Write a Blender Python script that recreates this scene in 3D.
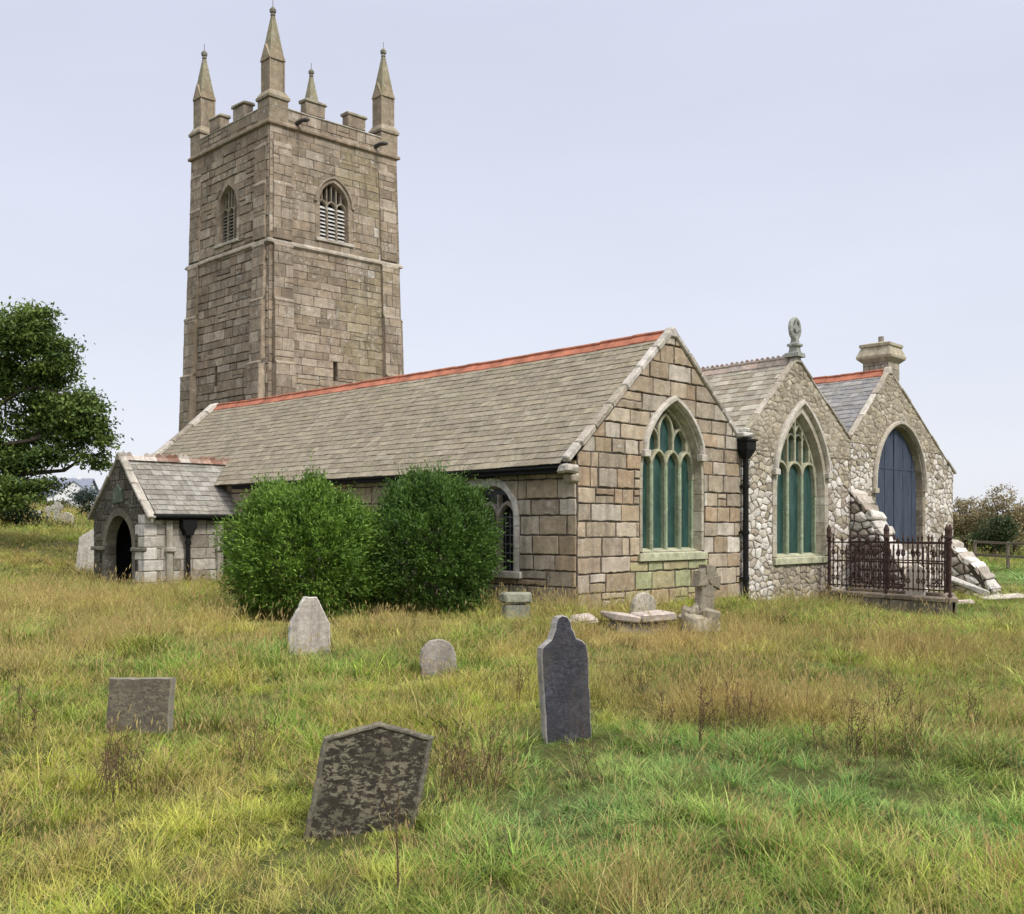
import bpy, bmesh, math, random
import numpy as np
from mathutils import Vector, Matrix
from mathutils.geometry import tessellate_polygon

for o in list(bpy.data.objects):
    bpy.data.objects.remove(o)
scene = bpy.context.scene
COL = scene.collection
random.seed(7)
RNG = np.random.default_rng(7)

# ------------------------------------------------------------------ camera, light, exposure
EYE = 1.65
cam_data = bpy.data.cameras.new('camera')
cam = bpy.data.objects.new('camera', cam_data)
COL.objects.link(cam)
cam.location = (0, 0, EYE)
cam.rotation_euler = (math.radians(90), 0, 0)
cam_data.sensor_width = 36
cam_data.lens = 1015 / 1024 * 36
cam_data.shift_y = 71 / 1024
cam_data.clip_start = 0.1
cam_data.clip_end = 6000
scene.camera = cam

SUN_EL = math.radians(48)
SUN_DIR = Vector((0.72 * math.cos(SUN_EL), -0.69 * math.cos(SUN_EL), math.sin(SUN_EL)))
sun_data = bpy.data.lights.new('sun', 'SUN')
sun_data.energy = 1.5
sun_data.angle = math.radians(11)
sun_data.color = (1, 0.96, 0.9)
sun = bpy.data.objects.new('sun', sun_data)
COL.objects.link(sun)
sun.rotation_euler = SUN_DIR.to_track_quat('Z', 'Y').to_euler()

world = bpy.data.worlds.new('World')
scene.world = world
world.use_nodes = True
wn, wl = world.node_tree.nodes, world.node_tree.links
wn.clear()
w_out = wn.new('ShaderNodeOutputWorld')
w_bg = wn.new('ShaderNodeBackground')
w_bg.inputs['Strength'].default_value = 0.1
w_sky = wn.new('ShaderNodeTexSky')
w_sky.sky_type = 'NISHITA'
w_sky.sun_disc = False
w_sky.sun_elevation = SUN_EL
w_sky.sun_rotation = math.atan2(SUN_DIR.x, SUN_DIR.y)
w_sky.dust_density = 3.0
# an overcast layer of even cloud over the blue, brighter towards the zenith
w_geo = wn.new('ShaderNodeTexCoord')
w_sep = wn.new('ShaderNodeSeparateXYZ')
wl.new(w_geo.outputs['Generated'], w_sep.inputs[0])
w_ramp = wn.new('ShaderNodeValToRGB')
cr = w_ramp.color_ramp
cr.elements[0].position = 0.0
cr.elements[0].color = (4.6, 4.7, 4.95, 1)
cr.elements[1].position = 1.0
cr.elements[1].color = (10.8, 10.6, 10.5, 1)
for p, c in ((0.10, (4.15, 4.3, 4.8, 1)), (0.46, (3.55, 3.7, 4.4, 1)), (0.62, (8.0, 8.0, 8.5, 1))):
    e = cr.elements.new(p)
    e.color = c
wl.new(w_sep.outputs['Z'], w_ramp.inputs[0])
w_no = wn.new('ShaderNodeTexNoise')
w_no.inputs['Scale'].default_value = 2.2
w_no.inputs['Detail'].default_value = 5
w_map = wn.new('ShaderNodeMapping')
w_map.inputs['Scale'].default_value = (1, 1, 4)
wl.new(w_geo.outputs['Generated'], w_map.inputs[0])
wl.new(w_map.outputs[0], w_no.inputs['Vector'])
w_mr = wn.new('ShaderNodeMapRange')
w_mr.inputs[3].default_value = 0.90
w_mr.inputs[4].default_value = 1.09
wl.new(w_no.outputs[0], w_mr.inputs[0])
w_mul = wn.new('ShaderNodeVectorMath')
w_mul.operation = 'SCALE'
wl.new(w_ramp.outputs[0], w_mul.inputs[0])
wl.new(w_mr.outputs[0], w_mul.inputs['Scale'])
w_mix = wn.new('ShaderNodeMixRGB')
w_mix.inputs[0].default_value = 0.9
wl.new(w_sky.outputs[0], w_mix.inputs[1])
wl.new(w_mul.outputs[0], w_mix.inputs[2])
wl.new(w_mix.outputs[0], w_bg.inputs['Color'])
wl.new(w_bg.outputs[0], w_out.inputs[0])

vs = scene.view_settings
vs.view_transform = 'Standard'
vs.look = 'None'
vs.exposure = 1.0
vs.gamma = 1
vs.use_curve_mapping = False

# ------------------------------------------------------------------ materials
def new_mat(name):
    m = bpy.data.materials.new(name)
    m.use_nodes = True
    nt = m.node_tree
    nt.nodes.clear()
    out = nt.nodes.new('ShaderNodeOutputMaterial')
    b = nt.nodes.new('ShaderNodeBsdfPrincipled')
    nt.links.new(b.outputs[0], out.inputs[0])
    return m, nt, b


def nnode(nt, typ, **kw):
    n = nt.nodes.new(typ)
    for k, v in kw.items():
        if k in ('op',):
            n.operation = v
        elif k == 'blend':
            n.blend_type = v
        else:
            n.inputs[k].default_value = v
    return n


def noise(nt, scale, detail=4, rough=0.6, coord=None, dist=0.0):
    n = nt.nodes.new('ShaderNodeTexNoise')
    n.inputs['Scale'].default_value = scale
    n.inputs['Detail'].default_value = detail
    n.inputs['Roughness'].default_value = rough
    n.inputs['Distortion'].default_value = dist
    if coord is not None:
        nt.links.new(coord, n.inputs['Vector'])
    return n.outputs[0]


def maprange(nt, val, a, b, c, d):
    n = nt.nodes.new('ShaderNodeMapRange')
    nt.links.new(val, n.inputs[0])
    for i, v in enumerate((a, b, c, d)):
        n.inputs[i + 1].default_value = v
    return n.outputs[0]


def mix(nt, fac, a, b, blend='MIX'):
    n = nt.nodes.new('ShaderNodeMixRGB')
    n.blend_type = blend
    for i, v in enumerate((fac, a, b)):
        if hasattr(v, 'is_linked'):
            nt.links.new(v, n.inputs[i])
        elif i == 0:
            n.inputs[0].default_value = v
        else:
            n.inputs[i].default_value = (*v, 1)
    return n.outputs[0]


def attr(nt, name, typ='GEOMETRY'):
    n = nt.nodes.new('ShaderNodeAttribute')
    n.attribute_type = typ
    n.attribute_name = name
    return n


def bump(nt, b, height, strength, dist):
    n = nt.nodes.new('ShaderNodeBump')
    n.inputs['Strength'].default_value = strength
    n.inputs['Distance'].default_value = dist
    nt.links.new(height, n.inputs['Height'])
    nt.links.new(n.outputs[0], b.inputs['Normal'])


def stone_mat(name, lichen=0.5, moss=0.3, stain=0.5, scale=1.0, lichen_col=(0.62, 0.60, 0.55), moss_col=(0.13, 0.13, 0.05), rough=0.92, lth=(0.55, 0.63), lcov=(0.40, 0.56), streak=0.4, rowscale=1.0):
    """granite / slate whose base colour per stone comes from the 'col' attribute"""
    m, nt, b = new_mat(name)
    co = nt.nodes.new('ShaderNodeTexCoord').outputs['Object']
    base = attr(nt, 'col').outputs[0]
    n1 = noise(nt, 5 * scale, 6, 0.65, co)
    c = mix(nt, 1.0, base, mix(nt, maprange(nt, n1, 0.3, 0.7, 0, 1), (0.68, 0.66, 0.63), (1.2, 1.18, 1.14)), 'MULTIPLY')
    n2 = noise(nt, 46 * scale, 3, 0.7, co)
    c = mix(nt, 1.0, c, mix(nt, maprange(nt, n2, 0.32, 0.68, 0, 1), (0.8, 0.79, 0.78), (1.16, 1.15, 1.14)), 'MULTIPLY')
    n3 = noise(nt, 1.1 * scale, 5, 0.6, co, 0.6)
    c = mix(nt, maprange(nt, n3, 0.5, 0.72, 0, stain), c, (0.10, 0.082, 0.062))
    n4 = noise(nt, 0.8 * scale, 6, 0.7, co, 0.3)
    c = mix(nt, maprange(nt, n4, 0.54, 0.70, 0, moss), c, moss_col)
    rw = nt.nodes.new('ShaderNodeMapping')
    rw.inputs['Scale'].default_value = (1, 1, rowscale)
    nt.links.new(co, rw.inputs[0])
    n5 = noise(nt, 9 * scale, 4, 0.75, rw.outputs[0], 0.5)
    n6 = noise(nt, 1.6 * scale, 2, 0.5, co)
    lm = nt.nodes.new('ShaderNodeMath')
    lm.operation = 'MULTIPLY'
    nt.links.new(maprange(nt, n5, lth[0], lth[1], 0, lichen), lm.inputs[0])
    nt.links.new(maprange(nt, n6, lcov[0], lcov[1], 0, 1), lm.inputs[1])
    c = mix(nt, lm.outputs[0], c, lichen_col)
    mp = nt.nodes.new('ShaderNodeMapping')
    mp.inputs['Scale'].default_value = (2.2, 2.2, 0.16)
    nt.links.new(co, mp.inputs[0])
    n7 = noise(nt, 1.6 * scale, 5, 0.65, mp.outputs[0])
    c = mix(nt, maprange(nt, n7, 0.5, 0.7, 0, streak), c, (0.085, 0.075, 0.06))
    nt.links.new(c, b.inputs['Base Color'])
    b.inputs['Roughness'].default_value = rough
    b.inputs['Specular IOR Level'].default_value = 0.25
    nb = noise(nt, 17 * scale, 6, 0.7, co)
    bump(nt, b, nb, 0.55, 0.03)
    return m


def plain_mat(name, col, rough=0.7, var=0.25, scale=8, metallic=0.0, spec=0.4, bumps=0.15):
    m, nt, b = new_mat(name)
    co = nt.nodes.new('ShaderNodeTexCoord').outputs['Object']
    n1 = noise(nt, scale, 5, 0.65, co)
    lo = tuple(x * (1 - var) for x in col)
    hi = tuple(min(1, x * (1 + var)) for x in col)
    nt.links.new(mix(nt, maprange(nt, n1, 0.3, 0.7, 0, 1), lo, hi), b.inputs['Base Color'])
    b.inputs['Roughness'].default_value = rough
    b.inputs['Metallic'].default_value = metallic
    b.inputs['Specular IOR Level'].default_value = spec
    if bumps:
        bump(nt, b, noise(nt, scale * 4, 4, 0.6, co), bumps, 0.02)
    return m


def leaf_mat(name, trans=0.25, rough=0.55):
    m, nt, b = new_mat(name)
    a = attr(nt, 'col').outputs[0]
    nt.links.new(a, b.inputs['Base Color'])
    b.inputs['Roughness'].default_value = rough
    b.inputs['Specular IOR Level'].default_value = 0.3
    t = nt.nodes.new('ShaderNodeBsdfTranslucent')
    nt.links.new(a, t.inputs[0])
    ms = nt.nodes.new('ShaderNodeMixShader')
    ms.inputs[0].default_value = trans
    nt.links.new(b.outputs[0], ms.inputs[1])
    nt.links.new(t.outputs[0], ms.inputs[2])
    nt.links.new(ms.outputs[0], nt.nodes['Material Output'].inputs[0])
    return m


M = {}
M['ashlar'] = stone_mat('granite_ashlar', 0.35, 0.12, 0.3)
M['tower'] = stone_mat('tower_granite', 0.65, 0.35, 0.5, 0.8, (0.52, 0.50, 0.46), (0.16, 0.145, 0.07))
M['rubble'] = stone_mat('rubble_stone', 0.45, 0.2, 0.25, 1.3)
M['trim'] = stone_mat('dressed_stone', 0.6, 0.35, 0.25, 1.6, (0.62, 0.61, 0.55), (0.2, 0.22, 0.1))
M['slate'] = stone_mat('roof_slate', 0.4, 0.4, 0.25, 1.2, (0.44, 0.43, 0.36), (0.20, 0.19, 0.10), 0.85, streak=0.1)
M['porch'] = stone_mat('porch_stone', 0.4, 0.35, 0.4, 1.4)
M['mortar'] = plain_mat('lime_mortar', (0.085, 0.068, 0.052), 0.95, 0.4, 6)
M['grave_dark'] = stone_mat('grave_lichened', 0.9, 0.3, 0.6, 1.9, (0.20, 0.18, 0.125), (0.022, 0.02, 0.015), 0.92, (0.5, 0.55), (0.25, 0.5), 0.2, 1.7)
M['grave_slate'] = stone_mat('grave_slate', 0.6, 0.4, 0.5, 2.2, (0.10, 0.10, 0.125), (0.014, 0.014, 0.02), 0.6, (0.48, 0.62), (0.35, 0.6))
M['grave_pale'] = stone_mat('grave_granite', 0.4, 0.4, 0.4, 3.0, (0.66, 0.65, 0.6), (0.16, 0.15, 0.10))
M['buff_mortar'] = plain_mat('buff_mortar', (0.25, 0.22, 0.17), 0.95, 0.35, 7)
M['tower_mortar'] = plain_mat('tower_mortar', (0.13, 0.108, 0.083), 0.95, 0.4, 4)
M['rubble_mortar'] = plain_mat('rubble_mortar', (0.17, 0.145, 0.118), 0.95, 0.5, 5)
M['iron'] = plain_mat('black_iron', (0.010, 0.010, 0.010), 0.8, 0.3, 9, 0.0, 0.2)
M['rust'] = plain_mat('rusty_iron', (0.055, 0.030, 0.024), 0.85, 0.6, 10)
M['wood'] = plain_mat('weathered_wood', (0.13, 0.105, 0.08), 0.85, 0.4, 9)
M['dark'] = plain_mat('interior_shade_black', (0.008, 0.008, 0.008), 0.9, 0.2, 4)  # near-black colour standing in for the shade inside openings
M['white_wall'] = plain_mat('white_render', (0.75, 0.75, 0.76), 0.9, 0.06, 3)
M['house_roof'] = plain_mat('house_slate', (0.17, 0.19, 0.24), 0.8, 0.2, 2)
M['ridge_red'] = plain_mat('red_ridge_tile', (0.36, 0.13, 0.075), 0.9, 0.45, 2.2)
M['bark'] = plain_mat('bark', (0.075, 0.06, 0.045), 0.95, 0.4, 10, 0, 0.2, 0.5)
M['leaf'] = leaf_mat('foliage')


def board_mat():
    m, nt, b = new_mat('blue_boarding')
    co = nt.nodes.new('ShaderNodeTexCoord').outputs['Object']
    mp = nt.nodes.new('ShaderNodeMapping')
    mp.inputs['Scale'].default_value = (3, 3, 0.5)
    nt.links.new(co, mp.inputs[0])
    n = noise(nt, 2.5, 5, 0.7, mp.outputs[0])
    nt.links.new(mix(nt, maprange(nt, n, 0.3, 0.75, 0, 1), (0.018, 0.028, 0.05), (0.055, 0.075, 0.112)), b.inputs['Base Color'])
    b.inputs['Roughness'].default_value = 0.7
    return m


def glass_mat(name, c0, c1):
    m, nt, b = new_mat(name)
    co = nt.nodes.new('ShaderNodeTexCoord').outputs['Object']
    mp = nt.nodes.new('ShaderNodeMapping')
    mp.inputs['Scale'].default_value = (2, 2, 0.7)
    nt.links.new(co, mp.inputs[0])
    n = noise(nt, 3.0, 5, 0.7, mp.outputs[0])
    nt.links.new(mix(nt, maprange(nt, n, 0.3, 0.7, 0, 1), c0, c1), b.inputs['Base Color'])
    b.inputs['Roughness'].default_value = 0.32
    b.inputs['Specular IOR Level'].default_value = 0.35
    bump(nt, b, n, 0.1, 0.03)
    return m


M['board'] = board_mat()
M['green_glass'] = glass_mat('green_sheeting', (0.012, 0.034, 0.031), (0.036, 0.092, 0.075))
M['black_glass'] = glass_mat('dark_leaded_glass', (0.006, 0.007, 0.008), (0.02, 0.022, 0.024))

# ------------------------------------------------------------------ mesh builder
class MB:
    def __init__(self):
        self.v, self.f, self.c, self.m = [], [], [], []

    def add(self, verts, faces, col=(0.4, 0.36, 0.3), mi=0):
        b = len(self.v)
        self.v.extend(tuple(p) for p in verts)
        for f in faces:
            self.f.append([b + i for i in f])
            self.c.append(col)
            self.m.append(mi)

    def build(self, name, mats, parent=None, smooth=False):
        me = bpy.data.meshes.new(name)
        me.from_pydata(self.v, [], self.f)
        if not isinstance(mats, (list, tuple)):
            mats = [mats]
        for m in mats:
            me.materials.append(m)
        me.polygons.foreach_set('material_index', self.m)
        a = me.attributes.new('col', 'FLOAT_COLOR', 'FACE')
        arr = np.ones((len(self.f), 4), np.float32)
        arr[:, :3] = np.array(self.c, np.float32).reshape(-1, 3)
        a.data.foreach_set('color', arr.ravel())
        if smooth:
            me.polygons.foreach_set('use_smooth', [True] * len(self.f))
        me.update()
        bm = bmesh.new()
        bm.from_mesh(me)
        bmesh.ops.recalc_face_normals(bm, faces=bm.faces)
        bm.to_mesh(me)
        bm.free()
        o = bpy.data.objects.new(name, me)
        COL.objects.link(o)
        if parent is not None:
            o.parent = parent
        return o

    # --- primitives
    def box(self, o, ax, ay, az, col=(0.4, 0.36, 0.3), mi=0):
        """o corner, three edge vectors"""
        o, ax, ay, az = map(Vector, (o, ax, ay, az))
        p = [o, o + ax, o + ax + ay, o + ay, o + az, o + ax + az, o + ax + ay + az, o + ay + az]
        self.add(p, [(0, 3, 2, 1), (4, 5, 6, 7), (0, 1, 5, 4), (1, 2, 6, 5), (2, 3, 7, 6), (3, 0, 4, 7)], col, mi)

    def rbox(self, o, ax, ay, az, col=(0.4, 0.36, 0.3), mi=0, b=0.012, j=0.0):
        """box with chamfered edges (each face inset and joined), optional jitter"""
        o, ax, ay, az = map(Vector, (o, ax, ay, az))
        c = o + (ax + ay + az) / 2
        hx, hy, hz = ax / 2, ay / 2, az / 2
        lx, ly, lz = max(hx.length, 1e-5), max(hy.length, 1e-5), max(hz.length, 1e-5)
        b = min(b, lx * 0.45, ly * 0.45, lz * 0.45)
        idx, pts = {}, []
        for sx in (-1, 1):
            for sy in (-1, 1):
                for sz in (-1, 1):
                    jj = Vector((random.uniform(-j, j), random.uniform(-j, j), random.uniform(-j, j)))
                    for k in range(3):
                        fx = 1 if k == 0 else 1 - b / lx
                        fy = 1 if k == 1 else 1 - b / ly
                        fz = 1 if k == 2 else 1 - b / lz
                        idx[(sx, sy, sz, k)] = len(pts)
                        pts.append(c + hx * sx * fx + hy * sy * fy + hz * sz * fz + jj)
        I = idx
        F = []
        for s in (-1, 1):
            F.append([I[(s, a, bb, 0)] for a, bb in ((-1, -1), (1, -1), (1, 1), (-1, 1))])
            F.append([I[(a, s, bb, 1)] for a, bb in ((-1, -1), (1, -1), (1, 1), (-1, 1))])
            F.append([I[(a, bb, s, 2)] for a, bb in ((-1, -1), (1, -1), (1, 1), (-1, 1))])
        for a in (-1, 1):
            for bb in (-1, 1):
                F.append([I[(a, bb, -1, 0)], I[(a, bb, 1, 0)], I[(a, bb, 1, 1)], I[(a, bb, -1, 1)]])
                F.append([I[(a, -1, bb, 0)], I[(a, 1, bb, 0)], I[(a, 1, bb, 2)], I[(a, -1, bb, 2)]])
                F.append([I[(-1, a, bb, 1)], I[(1, a, bb, 1)], I[(1, a, bb, 2)], I[(-1, a, bb, 2)]])
        for sx in (-1, 1):
            for sy in (-1, 1):
                for sz in (-1, 1):
                    F.append([I[(sx, sy, sz, k)] for k in range(3)])
        self.add(pts, F, col, mi)

    def tube(self, pts, radii, n=8, col=(0.1, 0.1, 0.1), mi=0, cap=True):
        pts = [Vector(p) for p in pts]
        if not hasattr(radii, '__len__'):
            radii = [radii] * len(pts)
        rings = []
        ref = None
        for i, p in enumerate(pts):
            d = (pts[min(i + 1, len(pts) - 1)] - pts[max(i - 1, 0)]).normalized()
            if ref is None:
                ref = d.orthogonal().normalized()
            x = (ref - d * ref.dot(d)).normalized()
            ref = x
            y = d.cross(x)
            rings.append([p + (x * math.cos(2 * math.pi * k / n) + y * math.sin(2 * math.pi * k / n)) * radii[i] for k in range(n)])
        V = [q for r in rings for q in r]
        F = []
        for i in range(len(pts) - 1):
            for k in range(n):
                a, b = i * n + k, i * n + (k + 1) % n
                F.append((a, b, b + n, a + n))
        if cap:
            F.append(tuple(range(n)))
            F.append(tuple(range((len(pts) - 1) * n, len(pts) * n)))
        self.add(V, F, col, mi)

    def prism(self, poly, mp, h0, h1, col=(0.4, 0.36, 0.3), mi=0, bevel=0.0):
        """extrude 2-D outline (a,z) from h0 to h1 through map mp; optional chamfer at h1"""
        n = len(poly)
        V = [mp(a, z, h0) for a, z in poly]
        if bevel:
            V += [mp(a, z, h1 - bevel) for a, z in poly]
            V += [mp(a, z, h1) for a, z in inset_any(poly, bevel)]
        else:
            V += [mp(a, z, h1) for a, z in poly]
        F = []
        L = len(V) // n
        for l in range(L - 1):
            for i in range(n):
                j = (i + 1) % n
                F.append((l * n + i, l * n + j, (l + 1) * n + j, (l + 1) * n + i))
        F.append(tuple(range((L - 1) * n, L * n)))
        F.append(tuple(reversed(range(n))))
        self.add(V, F, col, mi)


def tag(o, label=None, cat=None, group=None, kind=None):
    if label:
        o['label'] = label
    if cat:
        o['category'] = cat
    if group:
        o['group'] = group
    if kind:
        o['kind'] = kind
    return o


def empty(name, loc, rz=0.0):
    o = bpy.data.objects.new(name, None)
    COL.objects.link(o)
    o.location = loc
    o.rotation_euler = (0, 0, rz)
    return o


# ------------------------------------------------------------------ 2-D polygon tools
def area(p):
    return 0.5 * sum(p[i][0] * p[(i + 1) % len(p)][1] - p[(i + 1) % len(p)][0] * p[i][1] for i in range(len(p)))


def ccw(p):
    return p if area(p) > 0 else p[::-1]


def clip(poly, nx, ny, c):
    """keep nx*x+ny*y <= c"""
    out = []
    n = len(poly)
    for i in range(n):
        p, q = poly[i], poly[(i + 1) % n]
        dp, dq = nx * p[0] + ny * p[1] - c, nx * q[0] + ny * q[1] - c
        if dp <= 0:
            out.append(p)
        if (dp < 0 < dq) or (dq < 0 < dp):
            t = dp / (dp - dq)
            out.append((p[0] + (q[0] - p[0]) * t, p[1] + (q[1] - p[1]) * t))
    return out


def halfplanes(poly, d=0.0):
    poly = ccw(poly)
    H = []
    for i in range(len(poly)):
        (x0, y0), (x1, y1) = poly[i], poly[(i + 1) % len(poly)]
        L = math.hypot(x1 - x0, y1 - y0)
        if L < 1e-6:
            continue
        nx, ny = (y1 - y0) / L, -(x1 - x0) / L
        H.append((nx, ny, nx * x0 + ny * y0 + d))
    return H


def clip_to(poly, H):
    for h in H:
        if len(poly) < 3:
            return []
        poly = clip(poly, *h)
    return poly if len(poly) >= 3 else []


def subtract(poly, H):
    """poly minus the convex region H, as convex pieces"""
    out = []
    cur = poly
    for nx, ny, c in H:
        piece = clip(cur, -nx, -ny, -c)
        if len(piece) >= 3 and abs(area(piece)) > 0.004:
            out.append(piece)
        cur = clip(cur, nx, ny, c)
        if len(cur) < 3:
            break
    return out


def cut_opening(poly, hole):
    """cut an arched opening (convex outline) from a stone: split below the sill and above the apex, then to the left and right"""
    zb, zt = min(p[1] for p in hole), max(p[1] for p in hole)
    ac = sum(p[0] for p in hole) / len(hole)
    if max(p[0] for p in poly) <= min(p[0] for p in hole) or min(p[0] for p in poly) >= max(p[0] for p in hole):
        return [poly]
    out = []
    low = clip(poly, 0, 1, zb)
    if len(low) >= 3:
        out.append(low)
    cur = clip(poly, 0, -1, -zb)
    if len(cur) < 3:
        return out
    y0, y1 = min(p[1] for p in cur), max(p[1] for p in cur)
    if y0 >= zt:
        return out + [cur]

    def span(z):
        xs = []
        for i in range(len(hole)):
            (xa, ya), (xb, yb) = hole[i], hole[(i + 1) % len(hole)]
            if (ya - z) * (yb - z) <= 0 and abs(yb - ya) > 1e-9:
                xs.append(xa + (xb - xa) * (z - ya) / (yb - ya))
        return (min(xs), max(xs)) if xs else (ac, ac)
    l0, r0 = span(y0 + 1e-4)
    l1, r1 = span(min(y1, zt) - 1e-4)
    zz = min(y1, zt)
    dz = max(zz - y0, 1e-3)
    # left of the chord (l0,y0)-(l1,zz)
    for (x0, x1, sg) in ((l0, l1, 1), (r0, r1, -1)):
        nx, ny = sg * dz, -sg * (x1 - x0)
        q = clip(cur, nx, ny, nx * x0 + ny * y0)
        if len(q) >= 3:
            q = clip(q, sg, 0, sg * ac) if y1 > zt - 0.02 else q
        if len(q) >= 3:
            out.append(q)
    return out


def inset_convex(poly, d):
    return clip_to(poly, halfplanes(poly, -d))


def inset_any(poly, d):
    n = len(poly)
    sg = 1 if area(poly) > 0 else -1
    out = []
    for i in range(n):
        p0, p, p1 = Vector(poly[i - 1]), Vector(poly[i]), Vector(poly[(i + 1) % n])
        e0 = (p - p0).normalized() if (p - p0).length > 1e-7 else Vector((1, 0))
        e1 = (p1 - p).normalized() if (p1 - p).length > 1e-7 else e0
        n0, n1 = Vector((-e0.y, e0.x)) * sg, Vector((-e1.y, e1.x)) * sg
        b = n0 + n1
        if b.length < 1e-4:
            b = n0
        b.normalize()
        k = d / max(0.4, b.dot(n0))
        out.append(tuple(p + b * k))
    return out


def rough_edge(poly, step, amp, rng=random):
    out = []
    n = len(poly)
    for i in range(n):
        p, q = poly[i], poly[(i + 1) % n]
        L = math.hypot(q[0] - p[0], q[1] - p[1])
        k = max(1, int(L / step))
        for t in range(k):
            f = t / k
            if t == 0:
                out.append((p[0] + rng.uniform(-amp, amp) * 0.6, p[1] + rng.uniform(-amp, amp) * 0.6))
            else:
                out.append((p[0] + (q[0] - p[0]) * f + rng.uniform(-amp, amp), p[1] + (q[1] - p[1]) * f + rng.uniform(-amp, amp)))
    return out


def ashlar_cells(a0, a1, z0, z1, ch=(0.28, 0.42), bw=(0.38, 0.95), jit=0.012, rng=random):
    cells = []
    z = z0
    while z < z1 - 0.02:
        h = rng.uniform(*ch)
        if z + h > z1 - 0.14:
            h = z1 - z
        a = a0 - rng.uniform(0, 0.4)
        while a < a1:
            w = rng.uniform(*bw)
            if rng.random() < 0.18:
                w = bw[0] * rng.uniform(0.55, 0.9)
            b = a + w
            if b > a1 - 0.16:
                b = a1
            s0 = max(a, a0)
            if b - s0 > 0.03:
                j = lambda: rng.uniform(-jit, jit)
                cells.append([(s0, z), (b, z), (b, z + h), (s0, z + h)])
                if h > 0.32 and rng.random() < 0.07:
                    c = cells.pop()
                    zm = z + h * rng.uniform(0.4, 0.6)
                    cells.append([(s0, z), (b, z), (b, zm), (s0, zm)])
                    cells.append([(s0, zm), (b, zm), (b, z + h), (s0, z + h)])
            a = b
        z += h
    return cells


def rubble_cells(a0, a1, z0, z1, sa=0.3, sz=0.2, jit=0.42, rng=random):
    na, nz = int((a1 - a0) / sa) + 3, int((z1 - z0) / sz) + 3
    P = {}
    for i in range(-2, na + 2):
        for j in range(-2, nz + 2):
            off = 0.5 if j % 2 else 0
            if rng.random() < 0.09:
                continue
            P[(i, j)] = ((i + off + rng.uniform(-jit, jit)), (j + rng.uniform(-jit, jit)))
    cells = []
    for i in range(-1, na + 1):
        for j in range(-1, nz + 1):
            if (i, j) not in P:
                continue
            x, y = P[(i, j)]
            poly = [(x - 1.6, y - 1.6), (x + 1.6, y - 1.6), (x + 1.6, y + 1.6), (x - 1.6, y + 1.6)]
            for di in (-2, -1, 0, 1, 2):
                for dj in (-2, -1, 0, 1, 2):
                    if (di or dj) and (i + di, j + dj) in P:
                        q = P[(i + di, j + dj)]
                        nx, ny = q[0] - x, q[1] - y
                        poly = clip(poly, nx, ny, nx * (q[0] + x) / 2 + ny * (q[1] + y) / 2)
                        if len(poly) < 3:
                            break
                if len(poly) < 3:
                    break
            if len(poly) >= 3:
                cells.append([(a0 + u * sa, z0 + v * sz) for u, v in poly])
    return cells


def lay(mb, cells, mp, outline, holes, colfn, joint=0.013, hgt=(0.012, 0.03), bulge=0.0, mi=0, amp=0.009, step=0.16):
    """lay stones in a wall face: clip to a convex outline, cut the openings, round each stone over its bed"""
    HO = halfplanes(outline)
    HH = holes
    for c in cells:
        ps = [clip_to(c, HO)]
        for H in HH:
            nx = []
            for p in ps:
                if len(p) >= 3:
                    nx += cut_opening(p, H)
            ps = nx
        for p in ps:
            if len(p) < 3:
                continue
            p = inset_convex(ccw(p), joint)
            if len(p) < 3 or abs(area(p)) < 0.0035:
                continue
            p2 = rough_edge(p, step, amp)
            n = len(p2)
            h = random.uniform(*hgt)
            cx, cz = sum(q[0] for q in p2) / n, sum(q[1] for q in p2) / n
            t1, t2 = random.uniform(-0.012, 0.012), random.uniform(-0.012, 0.012)
            top = inset_any(p2, min(0.014, math.sqrt(abs(area(p))) * 0.12))
            V = [mp(a, z, -0.012) for a, z in p2]
            V += [mp(a, z, h * 0.75 + (a - cx) * t1 + (z - cz) * t2) for a, z in p2]
            V += [mp(a, z, h + (a - cx) * t1 + (z - cz) * t2) for a, z in top]
            F = []
            for l in range(2):
                for i in range(n):
                    j = (i + 1) % n
                    F.append((l * n + i, l * n + j, (l + 1) * n + j, (l + 1) * n + i))
            if bulge:
                V += [mp(cx + (a - cx) * 0.5, cz + (z - cz) * 0.5, h + bulge * random.uniform(0.5, 1.1)) for a, z in top]
                for i in range(n):
                    j = (i + 1) % n
                    F.append((2 * n + i, 2 * n + j, 3 * n + j, 3 * n + i))
                F.append(tuple(range(3 * n, 4 * n)))
            else:
                F.append(tuple(range(2 * n, 3 * n)))
            mb.add(V, F, colfn(cx, cz), mi)


def bed(mb, outline, holes, mp, mi=1):
    """the mortar face behind the stones, with its openings left out"""
    loops = [[Vector((a, z, 0)) for a, z in outline]] + [[Vector((a, z, 0)) for a, z in h] for h in holes]
    tris = tessellate_polygon(loops)
    flat = [p for l in loops for p in l]
    mb.add([mp(p.x, p.y, 0) for p in flat], [tuple(t) for t in tris], (0.15, 0.13, 0.1), mi)


def lerp3(a, b, t):
    return tuple(a[i] + (b[i] - a[i]) * t for i in range(3))


def pal(cols, dark=0.14):
    def f(a=0, z=0):
        c = lerp3(random.choice(cols), random.choice(cols), random.random())
        k = random.uniform(1 - dark, 1 + dark)
        return tuple(x * k for x in c)
    return f


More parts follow.
